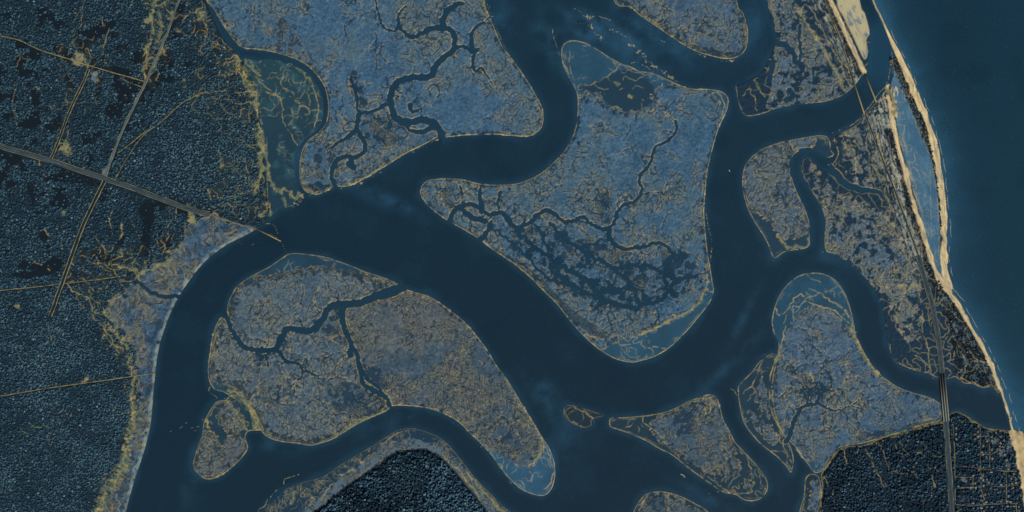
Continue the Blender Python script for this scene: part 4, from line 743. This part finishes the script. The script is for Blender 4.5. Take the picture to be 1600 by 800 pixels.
def copy_tree(o, parent=None):
    c = o.copy(); COLL.objects.link(c)
    if parent: c.parent = parent
    for ch in list(o.children): copy_tree(ch, c)
    return c

# fine relief of the marsh platform and dunes
Z += np.where((Z > 0.6) & (ID >= 20), 0.30 * N3 + 0.22 * B4, 0) + np.where((Z > 0.6) & ((ID == 5) | (ID == 6)), 0.45 * N3 + 0.3 * B4, 0)
Z = np.where((ID == 0) & (Z > -1), -1.0, Z)
rim_ids = {}
for isl in islands:
    i = isl['id']
    m = (np.abs(isl['outer_sd']) < 1.3) & ((ID == i) | (ID == i + 1))
    ID[m] = i + 2
ID[:, :-X0 - 30] = 0; ID[:-Y0 - 24, :] = 0; ID[-Y0 + 824:, :] = 0; ID[:, -X0 + 1630:] = 0
CELL = ID[:-1, :-1]
TONE = np.clip(col / LIGHT_K, 0.002, 0.85)

def ground_mesh(name, mask, mat, origin=(0, 0)):
    js, is_ = np.where(mask)
    if not len(js): return None
    idx = js * W + is_
    q = np.stack([idx + W, idx + W + 1, idx + 1, idx], 1)
    u, inv = np.unique(q, return_inverse=True)
    vy, vx = u // W, u % W
    V = np.stack([wx(vx + X0) - origin[0], wy(vy + Y0) - origin[1], Z[vy, vx]], 1)
    return raw_mesh(name, V, inv.reshape(-1, 4), TONE[vy, vx], mat, True)

for nm_, idn, mt in (('mainland_ground', 1, M_SOIL), ('forested_point_ground', 3, M_SOIL), ('south_mainland_ground', 4, M_SOIL),
                     ('barrier_marsh_ground', 5, M_MARSH), ('north_barrier_ground', 6, M_MARSH), ('lagoon_flat', 7, M_MUD), ('sand_flat', 8, M_SAND),
                     ('outer_dunes', 12, M_MARSH), ('outer_beach', 9, M_SAND), ('north_beach', 10, M_SAND), ('beach', 11, M_SAND)):
    me = ground_mesh(nm_, (CELL == idn) & (gx[None, :-1] < 1705), mt)
    if me: obj(nm_, me, kind='structure')
me = ground_mesh('sandbar_crests', CELL == 13, M_RIM)
obj('sandbar_crests', me, kind='stuff')
bayo = obj('mudflat', ground_mesh('mudflat', CELL == 2, M_MUD)); bayo['label'] = 'green-tinged tidal mudflat filling the bay between the woods and the north marsh'; bayo['category'] = 'mudflat'

for isl in islands:
    i = isl['id']
    c = np.mean(np.array(isl.get('outer', isl['marsh'][0] if isl['marsh'] else None)), 0)
    org = (float(wx(c[0])), float(wy(c[1])))
    name = 'sandbar' if isl['key'] == 'spit' else 'marsh_island'
    t = thing(name, isl['label'], 'sandbar' if isl['key'] == 'spit' else 'marsh island', (org[0], org[1], 0))
    for pn, k, mt in (('marsh_grass', 0, M_MARSH), ('mud_skirt', 1, M_MUD), ('shoreline', 2, M_RIM)):
        me = ground_mesh(pn, CELL == i + k, mt, org)
        if me: obj(pn, me, t, kind='stuff') if k < 2 else obj(pn, me, t)

# water: one sheet, its tone follows depth and silt
st = 3
wj, wi_ = np.arange(0, H, st), np.arange(0, W, st)
gj, gi = np.meshgrid(wj, wi_, indexing='ij'); nW = len(wi_)
V = np.stack([wx(gi + X0).ravel(), wy(gj + Y0).ravel(), np.zeros(gi.size)], 1)
a = (np.arange(len(wj) - 1)[:, None] * nW + np.arange(nW - 1)[None, :]).ravel()
obj('water', raw_mesh('water', V, np.stack([a + nW, a + nW + 1, a + 1, a], 1), np.clip((WCOL - np.array([0.0045, 0.006, 0.008])) / LIGHT_K, 0.001, 1)[::st, ::st].reshape(-1, 3), M_WATER, True), kind='structure')
def sheet(name, x0, x1, y0, y1, z, rgb, mat):
    V = [(x0, y0, z), (x1, y0, z), (x1, y1, z), (x0, y1, z)]
    return obj(name, raw_mesh(name, V, [(0, 1, 2, 3)], np.tile(np.array(rgb)[None, :], (4, 1)), mat), kind='structure')
sheet('open_sea', -40000, 40000, -40000, 40000, -1.5, (lin((29, 58, 77)) - 0.006) / 0.94, M_WATER)
sheet('far_ground', -40000, float(wx(-28)), -40000, 40000, 1.2, lin((24, 42, 54)) / 0.8, M_SOIL)

# ------------------------------------------------------------------ roads
def offset_line(p, d):
    t = np.gradient(p, axis=0); t /= np.hypot(t[:, 0], t[:, 1])[:, None] + 1e-9
    return p + np.c_[-t[:, 1], t[:, 0]] * d
def ribbon(name, pts, width, z, mat, off=0.0, parent=None, kind='structure', edge=0.0, n=6, zs=None, thick=0.0, org=(0, 0)):
    p = cat(pts, False, n); r = np.random.RandomState(len(p) + int(width * 10))
    a = offset_line(p, off - width / 2 + 0) ; b = offset_line(p, off + width / 2)
    if edge: a = a + r.randn(*a.shape) * edge; b = b + r.randn(*b.shape) * edge
    k = len(p); zz = np.full(k, z) if zs is None else zs
    V = np.concatenate([np.c_[wx(a[:, 0]) - org[0], wy(a[:, 1]) - org[1], zz], np.c_[wx(b[:, 0]) - org[0], wy(b[:, 1]) - org[1], zz]])
    F = [(i, i + 1, k + i + 1, k + i) for i in range(k - 1)]
    if thick:
        V = np.concatenate([V, V - np.array([0, 0, thick])]); m = 2 * k
        F += [(i + 1, i, m + i, m + i + 1) for i in range(k - 1)] + [(k + i, k + i + 1, m + k + i + 1, m + k + i) for i in range(k - 1)]
        F += [(0, k, m + k, m), (k - 1, m + k - 1, m + 2 * k - 1, 2 * k - 1)]
    me = raw_mesh(name, V, F, None, mat)
    o = obj(name, me, parent)
    if not parent and kind: o['kind'] = kind
    return o
HW1 = [(-140,180),(-60,206),(0,228),(75,250),(160,278),(200,291),(250,310),(300,328),(328,335)]
HW1b = [(328,335),(360,346),(400,358)]
RDA = [(296,-40),(280,0),(262,50),(246,88),(229,126),(210,165),(190,207),(172,255),(165,276)]
RDA2 = [(165,280),(150,310),(130,352),(115,392),(101,432),(90,462),(84,480),(78,494)]
RDB = [(139,108),(131,128),(120,150),(110,172),(100,197),(90,225),(78,252)]
TRC = [(-60,40),(0,56),(30,63),(60,77),(90,87),(118,95),(138,102),(175,113),(200,120),(228,128)]
TRC2 = [(188,122),(205,130),(227,138)]
TRD = [(-60,462),(0,454),(50,449),(100,443),(150,437),(188,432)]
TRE = [(-60,628),(0,619),(60,609),(120,600),(180,592),(243,583)]
TRF = [(183,240),(200,228),(222,210),(245,196),(262,182),(272,172),(290,158),(306,150)]
TRG = [(180,282),(190,262),(205,238),(222,214),(245,196)]
HW2 = [(1352,178),(1362,205),(1376,242),(1391,280),(1404,315),(1420,358),(1435,400),(1446,440),(1456,475),(1463,510),(1468,545),(1472,585),(1476,640),(1480,690),(1484,750),(1487,805),(1490,905)]
HW0 = [(1262,-101),(1290,0),(1308,50),(1322,90),(1330,117)]
def double_road(pts, wv, wd, lane, gap, z, grey=M_ASPH, nm='highway'):
    ribbon(nm + '_verge', pts, wv, z, M_VERGE, edge=0.18)
    ribbon(nm + '_shoulder', pts, wd, z + 0.4, M_STRIP, edge=0.12)
    for s in (-1, 1): ribbon(nm + '_carriageway', pts, lane, z + 0.8, grey, off=s * gap, edge=0.05)
double_road(HW1, 8.0, 6.7, 1.0, 1.7, 4.0)
ribbon('highway_median', HW1, 0.8, 5.0, M_ASPH, off=0.1, edge=0.2)
ribbon('road', HW1b, 2.2, 4.2, M_TRACK, edge=0.25); ribbon('road_surface', HW1b, 0.9, 4.7, M_ASPH)
ribbon('side_road_verge', RDA, 3.8, 4.1, M_VERGE, edge=0.35); ribbon('side_road', RDA, 2.4, 4.5, M_ASPH, edge=0.15)
ribbon('cleared_strip_edge', RDA2, 6.2, 4.1, M_VERGE, edge=0.25); ribbon('cleared_strip', RDA2, 4.0, 4.5, M_STRIP, edge=0.2)
ribbon('lane_verge', RDB, 4.6, 4.1, M_VERGE, edge=0.25); ribbon('lane', RDB, 2.6, 4.5, M_STRIP, edge=0.2)
for p, w_ in ((TRC, 1.3), (TRC2, 0.9), (TRD, 1.0), (TRE, 1.1), (TRF, 1.1), (TRG, 0.9)): ribbon('dirt_track', p, w_, 4.2, M_TRACK, edge=0.22, n=10)
double_road(HW2[6:], 8.0, 6.6, 1.0, 1.8, 4.0)
ribbon('highway_centre', HW2[6:], 0.6, 5.0, M_ASPH, edge=0.1)
ribbon('shore_road_verge', HW2[:7], 3.2, 3.6, M_VERGE, edge=0.5); ribbon('shore_road', HW2[:7], 2.0, 4.0, M_ASPD, edge=0.1)
ribbon('shore_road_verge', HW0, 2.6, 3.6, M_VERGE, edge=0.4); ribbon('shore_road', HW0, 1.5, 4.0, M_ASPD, edge=0.1)
STREET_NAMES = ['short street just right of the coast highway below the river','long street running down the middle of the grid','short inner street near the river bank','cross street leading off the highway','cross street ending at the beach','short cross street below the highway junction','little connecting lane','third cross street off the highway','curving cross street toward the beach','lane beside the highway','lowest full-width cross street','street leaving the bottom edge in the middle','street nearest the beach','street leaving the bottom edge by the highway','winding lane by the dunes','topmost lane near the river','beach end of the lowest street','lane in the lower middle of the grid','bottom street','dune-edge row behind the beach','clearing near the river mouth']
ORD = ['first','second','third','fourth','fifth','sixth','seventh','eighth','ninth','tenth','eleventh','twelfth','thirteenth','fourteenth','fifteenth','sixteenth','seventeenth','eighteenth','nineteenth','twentieth']
STREETS = [[(1489,665),(1491,705),(1492,748)],[(1531,662),(1532,700),(1532,740),(1533,765)],[(1545,680),(1546,705),(1546,730)],[(1492,728),(1515,730),(1545,734)],[(1546,734),(1570,736),(1588,736)],[(1493,745),(1520,746)],[(1520,745),(1520,762)],
 [(1492,764),(1505,762),(1532,762)],[(1533,742),(1545,758),(1570,760),(1590,757)],[(1492,764),(1492,788)],[(1493,788),(1520,790),(1545,788),(1570,787),(1587,787)],[(1533,790),(1534,830),(1534,900)],[(1572,735),(1572,760),(1572,787)],[(1498,790),(1498,830),(1499,900)],[(1531,710),(1545,710),(1556,706),(1565,698)],[(1520,681),(1532,682),(1545,680)],[(1587,787),(1592,830)],[(1533,765),(1540,787)],[(1499,830),(1534,830),(1590,828)]]
for p in STREETS: ribbon('street', p, 0.8, 4.3, M_STREET, edge=0.28, n=8)

# where trees may not stand
road_d = np.full((H, W), 8.0, np.float32)
for p, w_ in ((HW1, 11), (HW1b, 3), (RDA, 5.5), (RDA2, 6.5), (RDB, 5), (HW2, 10), (HW0, 3), (TRC, 2.2), (TRC2, 2), (TRD, 2), (TRE, 2), (TRF, 2), (TRG, 2)):
    dist_line(cat(p, False), 8, D=road_d, w0=w_, w1=w_)
for p in STREETS: dist_line(cat(p, False), 8, D=road_d, w0=2.4, w1=2.4)

# ------------------------------------------------------------------ woods
def crown_shape(seed, rings=2, seg=6):
    r = np.random.RandomState(seed); V = [(r.uniform(-.12, .12), r.uniform(-.12, .12), 1.0)]
    for k in range(rings):
        rad, z = ((0.55, 0.78), (1.0, 0.30))[k] if rings == 2 else ((0.35, 0.9), (0.72, 0.66), (1.0, 0.3))[k]
        for s in range(seg):
            a = (s + 0.5 * k) * 2 * math.pi / seg + r.uniform(-.2, .2); q = rad * r.uniform(0.72, 1.2)
            V.append((math.cos(a) * q, math.sin(a) * q, z + r.uniform(-.16, .12)))
    F = [(0, 1 + s, 1 + (s + 1) % seg) for s in range(seg)]
    for k in range(rings - 1):
        o1, o2 = 1 + k * seg, 1 + (k + 1) * seg
        for s in range(seg):
            t = (s + 1) % seg
            F += [(o1 + s, o2 + s, o1 + t), (o2 + s, o2 + t, o1 + t)]
    return np.array(V, np.float32), np.array(F, np.int32)
SHAPES = [crown_shape(s, 2, 5) for s in range(8)]
def sites(mask, spacing, seed):
    r = np.random.RandomState(seed)
    ys, xs = np.mgrid[0:H - 1:spacing, 0:W - 1:spacing * 1.0]
    ys = ys + r.uniform(-.75, .75, ys.shape) * spacing; xs = xs + r.uniform(-.75, .75, xs.shape) * spacing + (np.arange(ys.shape[0]) % 2)[:, None] * spacing / 2
    ys, xs = ys.ravel(), xs.ravel(); ok = (xs > 0) & (xs < W - 1) & (ys > 0) & (ys < H - 1); xs, ys = xs[ok], ys[ok]
    ok = (mask[ys.astype(int), xs.astype(int)] > r.uniform(0, 1, len(xs))) & (xs + X0 > -28) & (ys + Y0 > -22) & (ys + Y0 < 822) & (xs + X0 < 1628)
    return xs[ok], ys[ok]
def canopy(name, xs, ys, rad, hgt, toneA, toneB, seed, bright=0.06, skew=1.0):
    r = np.random.RandomState(seed); n = len(xs)
    ii, jj = xs.astype(int), ys.astype(int)
    q_ = r.uniform(0, 1, n) ** 1.6; R = rad * (0.5 + 1.05 * q_) * SC; Hh = hgt * (0.55 + 0.9 * q_)
    g = np.clip(0.5 + 0.22 * N20[jj, ii] + 0.16 * N45[jj, ii] + 0.18 * N6[jj, ii] + 0.24 * B4[jj, ii] + 0.12 * r.randn(n), 0, 1)[:, None]
    Hh_mod = 1 + 0.16 * N6[jj, ii] + 0.16 * B4[jj, ii]
    g = g ** skew; C = lin(toneA)[None, :] * (1 - g) + lin(toneB)[None, :] * g
    wsp = (sstep(0.22, 0.06, np.abs(B12[jj, ii] + 0.3 * B7[jj, ii])) * sstep(0.1, 0.9, N45[jj, ii] + 0.5 * N10[jj, ii]) * 0.6)[:, None] * (name == 'forest_canopy')
    C = C * (1 - wsp) + lin((92,106,98)) * wsp
    bp = r.rand(n) < bright; C[bp] = lin((92, 118, 122)) * r.uniform(0.5, 1.1, (bp.sum(), 1))
    Vs, Fs, Cs = [], [], []; base = 0; sh_ = r.randint(0, len(SHAPES), n); rot = r.uniform(0, 6.283, n)
    for k, (sv, sf) in enumerate(SHAPES):
        m = np.where(sh_ == k)[0]
        if not len(m): continue
        c, s = np.cos(rot[m])[:, None], np.sin(rot[m])[:, None]
        vx = (sv[None, :, 0] * c - sv[None, :, 1] * s) * R[m][:, None]; vy = (sv[None, :, 0] * s + sv[None, :, 1] * c) * R[m][:, None]
        vz = sv[None, :, 2] * (Hh * np.clip(Hh_mod, 0.5, 1.6))[m][:, None] + 2.0
        Vs.append(np.stack([wx(xs[m] + X0)[:, None] + vx, wy(ys[m] + Y0)[:, None] + vy, vz], 2).reshape(-1, 3))
        Fs.append((sf[None] + (np.arange(len(m)) * len(sv))[:, None, None]).reshape(-1, 3) + base); base += len(m) * len(sv)
        Cs.append((C[m][:, None, :] * r.uniform(0.86, 1.14, (len(m), len(sv), 1))).reshape(-1, 3))
    return obj(name, raw_mesh(name, np.concatenate(Vs), np.concatenate(Fs), np.concatenate(Cs) / 0.8, M_LEAF), kind='stuff')
clear = (road_d > 0.8) & (gold < 0.55)
wm = (road_d > 0.8) * (gold < 0.8) * (msd > 4) * (1 - MAIN_MARSH) * (1 - 0.93 * DARKHOLE) * (1 - BARE) * (ID == 1) * (0.95)
canopy('forest_canopy', *sites(wm, 2.4, 3), 1.4, 4.4, (29, 51, 62), (54, 83, 94), 4, 0.03)
sm = clear * (OLIVE < 0.5) * (ssd > 4) * (ID == 4) * 0.93 * (1 - 0.5 * sstep(0.6, 1.2, N20 + 0.4 * N6))
canopy('south_forest_canopy', *sites(sm, 2.6, 5), 1.5, 9.0, (24, 42, 54), (58, 86, 100), 6, 0.06, 1.2)
px_, py_ = sites(((PF > 3.5) & (gold < 0.5)) * 0.96, 2.6, 7)
scrub_m = clear * ((scr > 0.4) | (esc > 0.4) | ((sc > 1) & (uB > 6) & em.astype(bool))) * 0.6 * (ID != 7)
canopy('coastal_scrub', *sites(scrub_m * (Z > 0.5), 2.6, 9), 1.15, 4.0, (14, 26, 36), (36, 54, 62), 10, 0.06)
# the trees of the forested point: the 300 nearest the middle of its visible part stand singly
vis = (py_ + Y0 < 800); order = np.argsort(np.where(vis, np.hypot(px_ + X0 - 640, (py_ + Y0 - 752) * 1.2), 1e9))
single = order[:300]; rest = order[300:]
canopy('point_forest_canopy', px_[rest], py_[rest], 1.75, 11.0, (22, 40, 52), (62, 90, 104), 8, 0.06, 1.2)
def crown_mesh(seed):
    r = np.random.RandomState(seed); V, F, C = [], [], []; b = 0
    for k in range(5):
        v, f = crown_shape(seed * 10 + k, 2, 6)
        a = k * 2.4 + r.uniform(-.3, .3); d = 0 if k == 0 else r.uniform(2.0, 3.2); s = r.uniform(3.2, 4.2) if k == 0 else r.uniform(2.2, 3.2)
        V.append(v * np.array([s, s, r.uniform(4.5, 6)]) + np.array([math.cos(a) * d, math.sin(a) * d, 5.0 if k == 0 else r.uniform(2.5, 4.2)])); F.append(f + b); b += len(v)
        g = r.uniform(0, 1) ** 1.6; C.append((lin((18, 35, 46)) * (1 - g) + lin((66, 94, 106)) * g)[None, :] * r.uniform(0.8, 1.25, (len(v), 1)))
    return raw_mesh('crown', np.concatenate(V), np.concatenate(F), np.concatenate(C) / 0.8, M_LEAF)
def cyl(r0, r1, z0, z1, n=6, x=0, y=0):
    V = [(x + r_ * math.cos(i * 2 * math.pi / n), y + r_ * math.sin(i * 2 * math.pi / n), z) for r_, z in ((r0, z0), (r1, z1)) for i in range(n)]
    return V, [(i, (i + 1) % n, n + (i + 1) % n, n + i) for i in range(n)]
crowns = [crown_mesh(s) for s in range(1, 7)]; trunk = raw_mesh('trunk', *cyl(0.35, 0.2, 0, 8), None, M_BARK)
rr = random.Random(3)
for q, k in enumerate(single):
    t = thing('pine_tree', 'dark pine crowded among many on the forested point at the bottom centre', 'tree', (float(wx(px_[k] + X0)), float(wy(py_[k] + Y0)), 1.5), rr.uniform(0, 6.28), 'pines on the forested point')
    s = rr.uniform(0.45, 1.1); t.scale = (s, s, s * rr.uniform(0.9, 1.2))
    obj('crown', crowns[rr.randrange(6)], t); obj('trunk', trunk, t)

# ------------------------------------------------------------------ bridges
def box(x0, x1, y0, y1, z0, z1):
    V = [(x, y, z) for z in (z0, z1) for x, y in ((x0, y0), (x1, y0), (x1, y1), (x0, y1))]
    return V, [(3, 2, 1, 0), (4, 5, 6, 7), (0, 1, 5, 4), (1, 2, 6, 5), (2, 3, 7, 6), (3, 0, 4, 7)]
def merge(parts):
    V, F = [], []
    for v, f in parts:
        b = len(V); V += v; F += [tuple(i + b for i in g) for g in f]
    return V, F
def bridge(p0, p1, width, label, lanes, nb, h=7.0, ramp=True):
    a = np.array([wx(p0[0]), wy(p0[1])], float); b = np.array([wx(p1[0]), wy(p1[1])], float)
    L_ = float(np.hypot(*(b - a))); ang = math.atan2(*(b - a)[::-1]); wd = width * SC / 2
    t = thing('bridge', label, 'bridge', (a[0], a[1], 0), ang)
    obj('deck', raw_mesh('deck', *box(0, L_, -wd, wd, h - 1.2, h), None, M_CONC if lanes else M_STRIP), t)
    if lanes:
        for s in (-1, 1):
            obj('roadway', raw_mesh('roadway', *box(0.5, L_ - 0.5, s * wd * 0.42 - wd * 0.30, s * wd * 0.42 + wd * 0.30, h + 0.02, h + 0.25), None, M_ASPD), t)
        obj('median_strip', raw_mesh('median_strip', *box(0.5, L_ - 0.5, -wd * 0.07, wd * 0.07, h + 0.3, h + 1.1), None, M_RAIL), t)
    rw = 1.4
    rail = raw_mesh('parapet', *box(0, L_, -rw / 2, rw / 2, h + 0.02, h + 1.3), None, M_RAIL)
    for s in (-1, 1):
        o = obj('parapet', rail, t); o.location = (0, s * (wd - rw / 2 + 0.1), 0)
    pm_ = raw_mesh('pier', *merge([box(-1, 1, -wd * 0.9, wd * 0.9, h - 2.4, h - 1.25), cyl(1.0, 1.0, -3, h - 2.45, 8, 0, -wd * 0.6) , cyl(1.0, 1.0, -3, h - 2.45, 8, 0, wd * 0.6)]), None, M_CONC)
    for k in range(nb):
        o = obj('pier', pm_, t); o.location = (L_ * (k + 1) / (nb + 1), 0, 0)
bridge((1471.6,584), (1478.5,658), 8.6, 'wide two-carriageway bridge carrying the coast highway over the lower right river arm', 1, 10)
bridge((1330,117), (1350.5,179), 1.5, 'left of the two thin bridges crossing the inlet at upper right', 0, 9, 5)
bridge((1351,115), (1369,160), 1.5, 'right of the two thin bridges crossing the inlet at upper right', 0, 7, 5)
bridge((399,357), (439,377), 1.2, 'thin jetty running out into the river where the western highway ends', 0, 8, 3)

# ------------------------------------------------------------------ houses of the street grid
def house_parts(w, d, h, rh):
    body = box(-w / 2, w / 2, -d / 2, d / 2, 0, h)
    e = 0.5; y = d / 2 + e; x = w / 2 + e
    roofV = [(-x, -y, h - .1), (x, -y, h - .1), (x, y, h - .1), (-x, y, h - .1), (-x, 0, h + rh), (x, 0, h + rh)]
    roofF = [(0, 1, 5, 4), (2, 3, 4, 5)]
    gab = [(0, 4, 3), (1, 2, 5)]
    return body, roofV, roofF, gab
roof_cols = {'pale': (0.24, 0.25, 0.24), 'tan': (0.22, 0.18, 0.11), 'slate': (0.07, 0.10, 0.13)}
protos = {}
for rn, rc in roof_cols.items():
    rm = surf_mat(rn + ' roof', attr=False, rgb=rc, gscale=0.3)
    body, rv, rf, gb = house_parts(9.5, 7.5, 3.4, 2.2)
    bm_ = raw_mesh('wall', *body, None, M_WHITE)
    me = bpy.data.meshes.new('roof'); me.from_pydata(rv, [], rf + gb); me.materials.append(rm)
    ch = raw_mesh('chimney', *box(2, 2.9, -.45, .45, 4.2, 6.4), None, M_CONC)
    protos[rn] = (bm_, me, ch)
rr = random.Random(11); placed = []
counts = {}
for si_, p in enumerate(STREETS + [[(1568,700),(1580,730),(1588,780)],[(1552,676),(1566,690),(1580,715)]]):
    q = cat(p, False, 12); s_acc = 0; nxt = 2.5
    for i in range(1, len(q)):
        d = q[i] - q[i - 1]; l_ = float(np.hypot(*d)); s_acc += l_
        if s_acc < nxt: continue
        nxt = s_acc + rr.uniform(4.5, 8); nrm = np.array([-d[1], d[0]]) / (l_ + 1e-9)
        for sd2 in (-1, 1):
            if rr.random() < 0.35: continue
            c = q[i] + nrm * sd2 * rr.uniform(3.0, 4.2)
            if c[1] > 800 or any(abs(c[0] - o[0]) + abs(c[1] - o[1]) < 5.5 for o in placed): continue
            j_, i_ = int(c[1] - Y0), int(c[0] - X0)
            if ssd[j_, i_] < 3 or uB[j_, i_] < 6: continue
            placed.append(c); rn = rr.choice(list(protos))
            horiz = abs(p[0][0] - p[-1][0]) > abs(p[0][1] - p[-1][1])
            sdn = ('upper' if nrm[1] * sd2 < 0 else 'lower') if horiz else ('left' if nrm[0] * sd2 < 0 else 'right')
            ck = (si_, sdn, rn); counts[ck] = counts.get(ck, 0) + 1
            lab = ORD[min(counts[ck] - 1, 19)] + ' ' + {'pale': 'pale', 'tan': 'tan', 'slate': 'slate'}[rn] + '-roofed house on the ' + sdn + ' side of the ' + STREET_NAMES[si_]
            t = thing('house', ' '.join(lab.split()[:16]), 'house', (float(wx(c[0])), float(wy(c[1])), 2.5), -math.atan2(d[1], d[0]) + rr.uniform(-.1, .1), rn + '-roofed houses of the street grid')
            for nme, m_ in zip(('wall', 'roof', 'chimney'), protos[rn]): obj(nme, m_, t)
print('houses', len(placed))

# ------------------------------------------------------------------ boats and waves
def boat(x, y, rz, L_, label):
    t = thing('boat', label, 'boat', (float(wx(x)), float(wy(y)), 0.1), rz)
    w = L_ * 0.3; st_ = [(-.5, .42, .42), (-.2, .5, .5), (.15, .46, .45), (.38, .25, .22), (.5, .02, .02)]
    V = []; 
    for sx, wt, wb in st_: V += [(sx * L_, -wt * w, 1.6), (sx * L_, -wb * w * 0.7, -0.3), (sx * L_, wb * w * 0.7, -0.3), (sx * L_, wt * w, 1.6)]
    F = [(4 * k + a, 4 * k + a + 1, 4 * k + a + 5, 4 * k + a + 4) for k in range(4) for a in range(3)] + [(4 * k + 3, 4 * k, 4 * k + 4, 4 * k + 7) for k in range(4)] + [(0, 3, 2, 1)]
    obj('hull', raw_mesh('hull', V, F, None, M_WHITE), t)
    obj('cabin', raw_mesh('cabin', *box(-.15 * L_, .15 * L_, -.3 * w, .3 * w, 1.65, 3.4), None, M_WHITE), t)
    obj('windscreen', raw_mesh('windscreen', *box(.152 * L_, .18 * L_, -.27 * w, .27 * w, 1.7, 2.8), None, M_ASPD), t)
def foam(x, y, rz, L_, wd, name='breaking_wave', label='', cat_='wave', group=None, seed=0):
    r = np.random.RandomState(seed); n = 12; t = np.linspace(-.5, .5, n); hw = (1 - (2 * t) ** 2) ** 0.6 * wd / 2 * r.uniform(.6, 1.3, n) + .3
    yy = np.cumsum(r.randn(n)) * wd * 0.25 + 3 * (t * 2) ** 2
    V = np.concatenate([np.c_[t * L_, yy - hw, np.full(n, 0.05)], np.c_[t * L_, yy, np.full(n, 0.9)], np.c_[t * L_, yy + hw, np.full(n, 0.05)]])
    F = [(i, i + 1, n + i + 1, n + i) for i in range(n - 1)] + [(n + i, n + i + 1, 2 * n + i + 1, 2 * n + i) for i in range(n - 1)]
    o = obj(name, raw_mesh(name, V, F, None, M_FOAM)); o.location = (float(wx(x)), float(wy(y)), 0.05); o.rotation_euler = (0, 0, rz)
    o['label'] = label; o['category'] = cat_
    if group: o['group'] = group
boat(1139.5, 266.5, math.radians(-60), 13, 'white boat alone on the river arm right of the central marsh')
boat(1064.5, 741, math.radians(142), 12, 'white motor boat on the water below the triangular marsh island')
foam(1068.5, 744.3, math.radians(-38), 20, 4, 'wake', 'short pale wake trailing the boat below the triangular island', 'wake', seed=3)
for k, (x, y, a, l_) in enumerate(((267,674,25,9),(283,668,30,14),(291,661,20,9),(300,669,8,14),(305,673,30,8),(309,667,20,12))):
    foam(x, y, math.radians(a), l_ * 1.4, 0.9, 'ripple', ORD[k] + ' thin pale ripple from the left on the river beside the heart-shaped islet', 'ripple', 'ripples left of the heart-shaped islet', seed=60 + k)
ed = cat(ELINE[3:-1] + [p for p in BLINE if 452 < p[1] < 800], False, 12); d = np.r_[0, np.cumsum(np.hypot(*np.diff(ed, axis=0).T))]
s = 4.0; k = 0; r = random.Random(8); bk = {}
while s < d[-1] - 10:
    L_ = r.uniform(6, 26); x = np.interp(s, d, ed[:, 0]); y = np.interp(s, d, ed[:, 1]); x2 = np.interp(s + 4, d, ed[:, 0]); y2 = np.interp(s + 4, d, ed[:, 1])
    an = math.atan2(-(y2 - y), x2 - x); off = (9.0 if y > 150 else 6.5) + r.uniform(-1.3, 1.6)
    nx, ny = (y2 - y), -(x2 - x); q = math.hypot(nx, ny); nx, ny = nx / q, ny / q
    if nx < 0: nx, ny = -nx, -ny
    if y > 40:
        up = bool(y < 430); bk[up] = bk.get(up, -1) + 1
        foam(x + nx * off, y + ny * off, an, L_ * SC, 1.9, label=(ORD + ['twenty-first','twenty-second','twenty-third','twenty-fourth','twenty-fifth','twenty-sixth'])[min(bk[up], 25)] + ' thin breaker from the top off the ' + ('outer beach of the lagoon' if up else 'long beach south of the lagoon'), group='breakers off the ' + ('outer beach' if up else 'southern beach'), seed=100 + k)
    k += 1; s += L_ + r.uniform(1.5, 7)
r = np.random.RandomState(77); WV, WF = [], []
for k in range(230):
    x, y = (r.uniform(1420, 1640), r.uniform(-30, 830)) if k < 260 else (r.uniform(240, 1400), r.uniform(0, 800))
    if Z[int(y - Y0), int(x - X0)] > -3 or (k < 260 and x < np.interp(y, [p[1] for p in BLINE], [p[0] for p in BLINE]) + 22): continue
    a = r.uniform(-.5, .9); l_ = r.uniform(1.2, 5.5); w_ = r.uniform(.5, 1.1); b = len(WV)
    for u_, v_ in ((-l_, 0), (0, -w_), (l_, 0), (0, w_)): WV.append((wx(x) + u_ * math.cos(a) - v_ * math.sin(a), wy(y) + u_ * math.sin(a) + v_ * math.cos(a), 0.1))
    WF.append((b, b + 1, b + 2, b + 3))
obj('whitecaps', raw_mesh('whitecaps', WV, WF, None, surf_mat('thin foam', attr=False, rgb=(0.07, 0.11, 0.13))), kind='stuff')
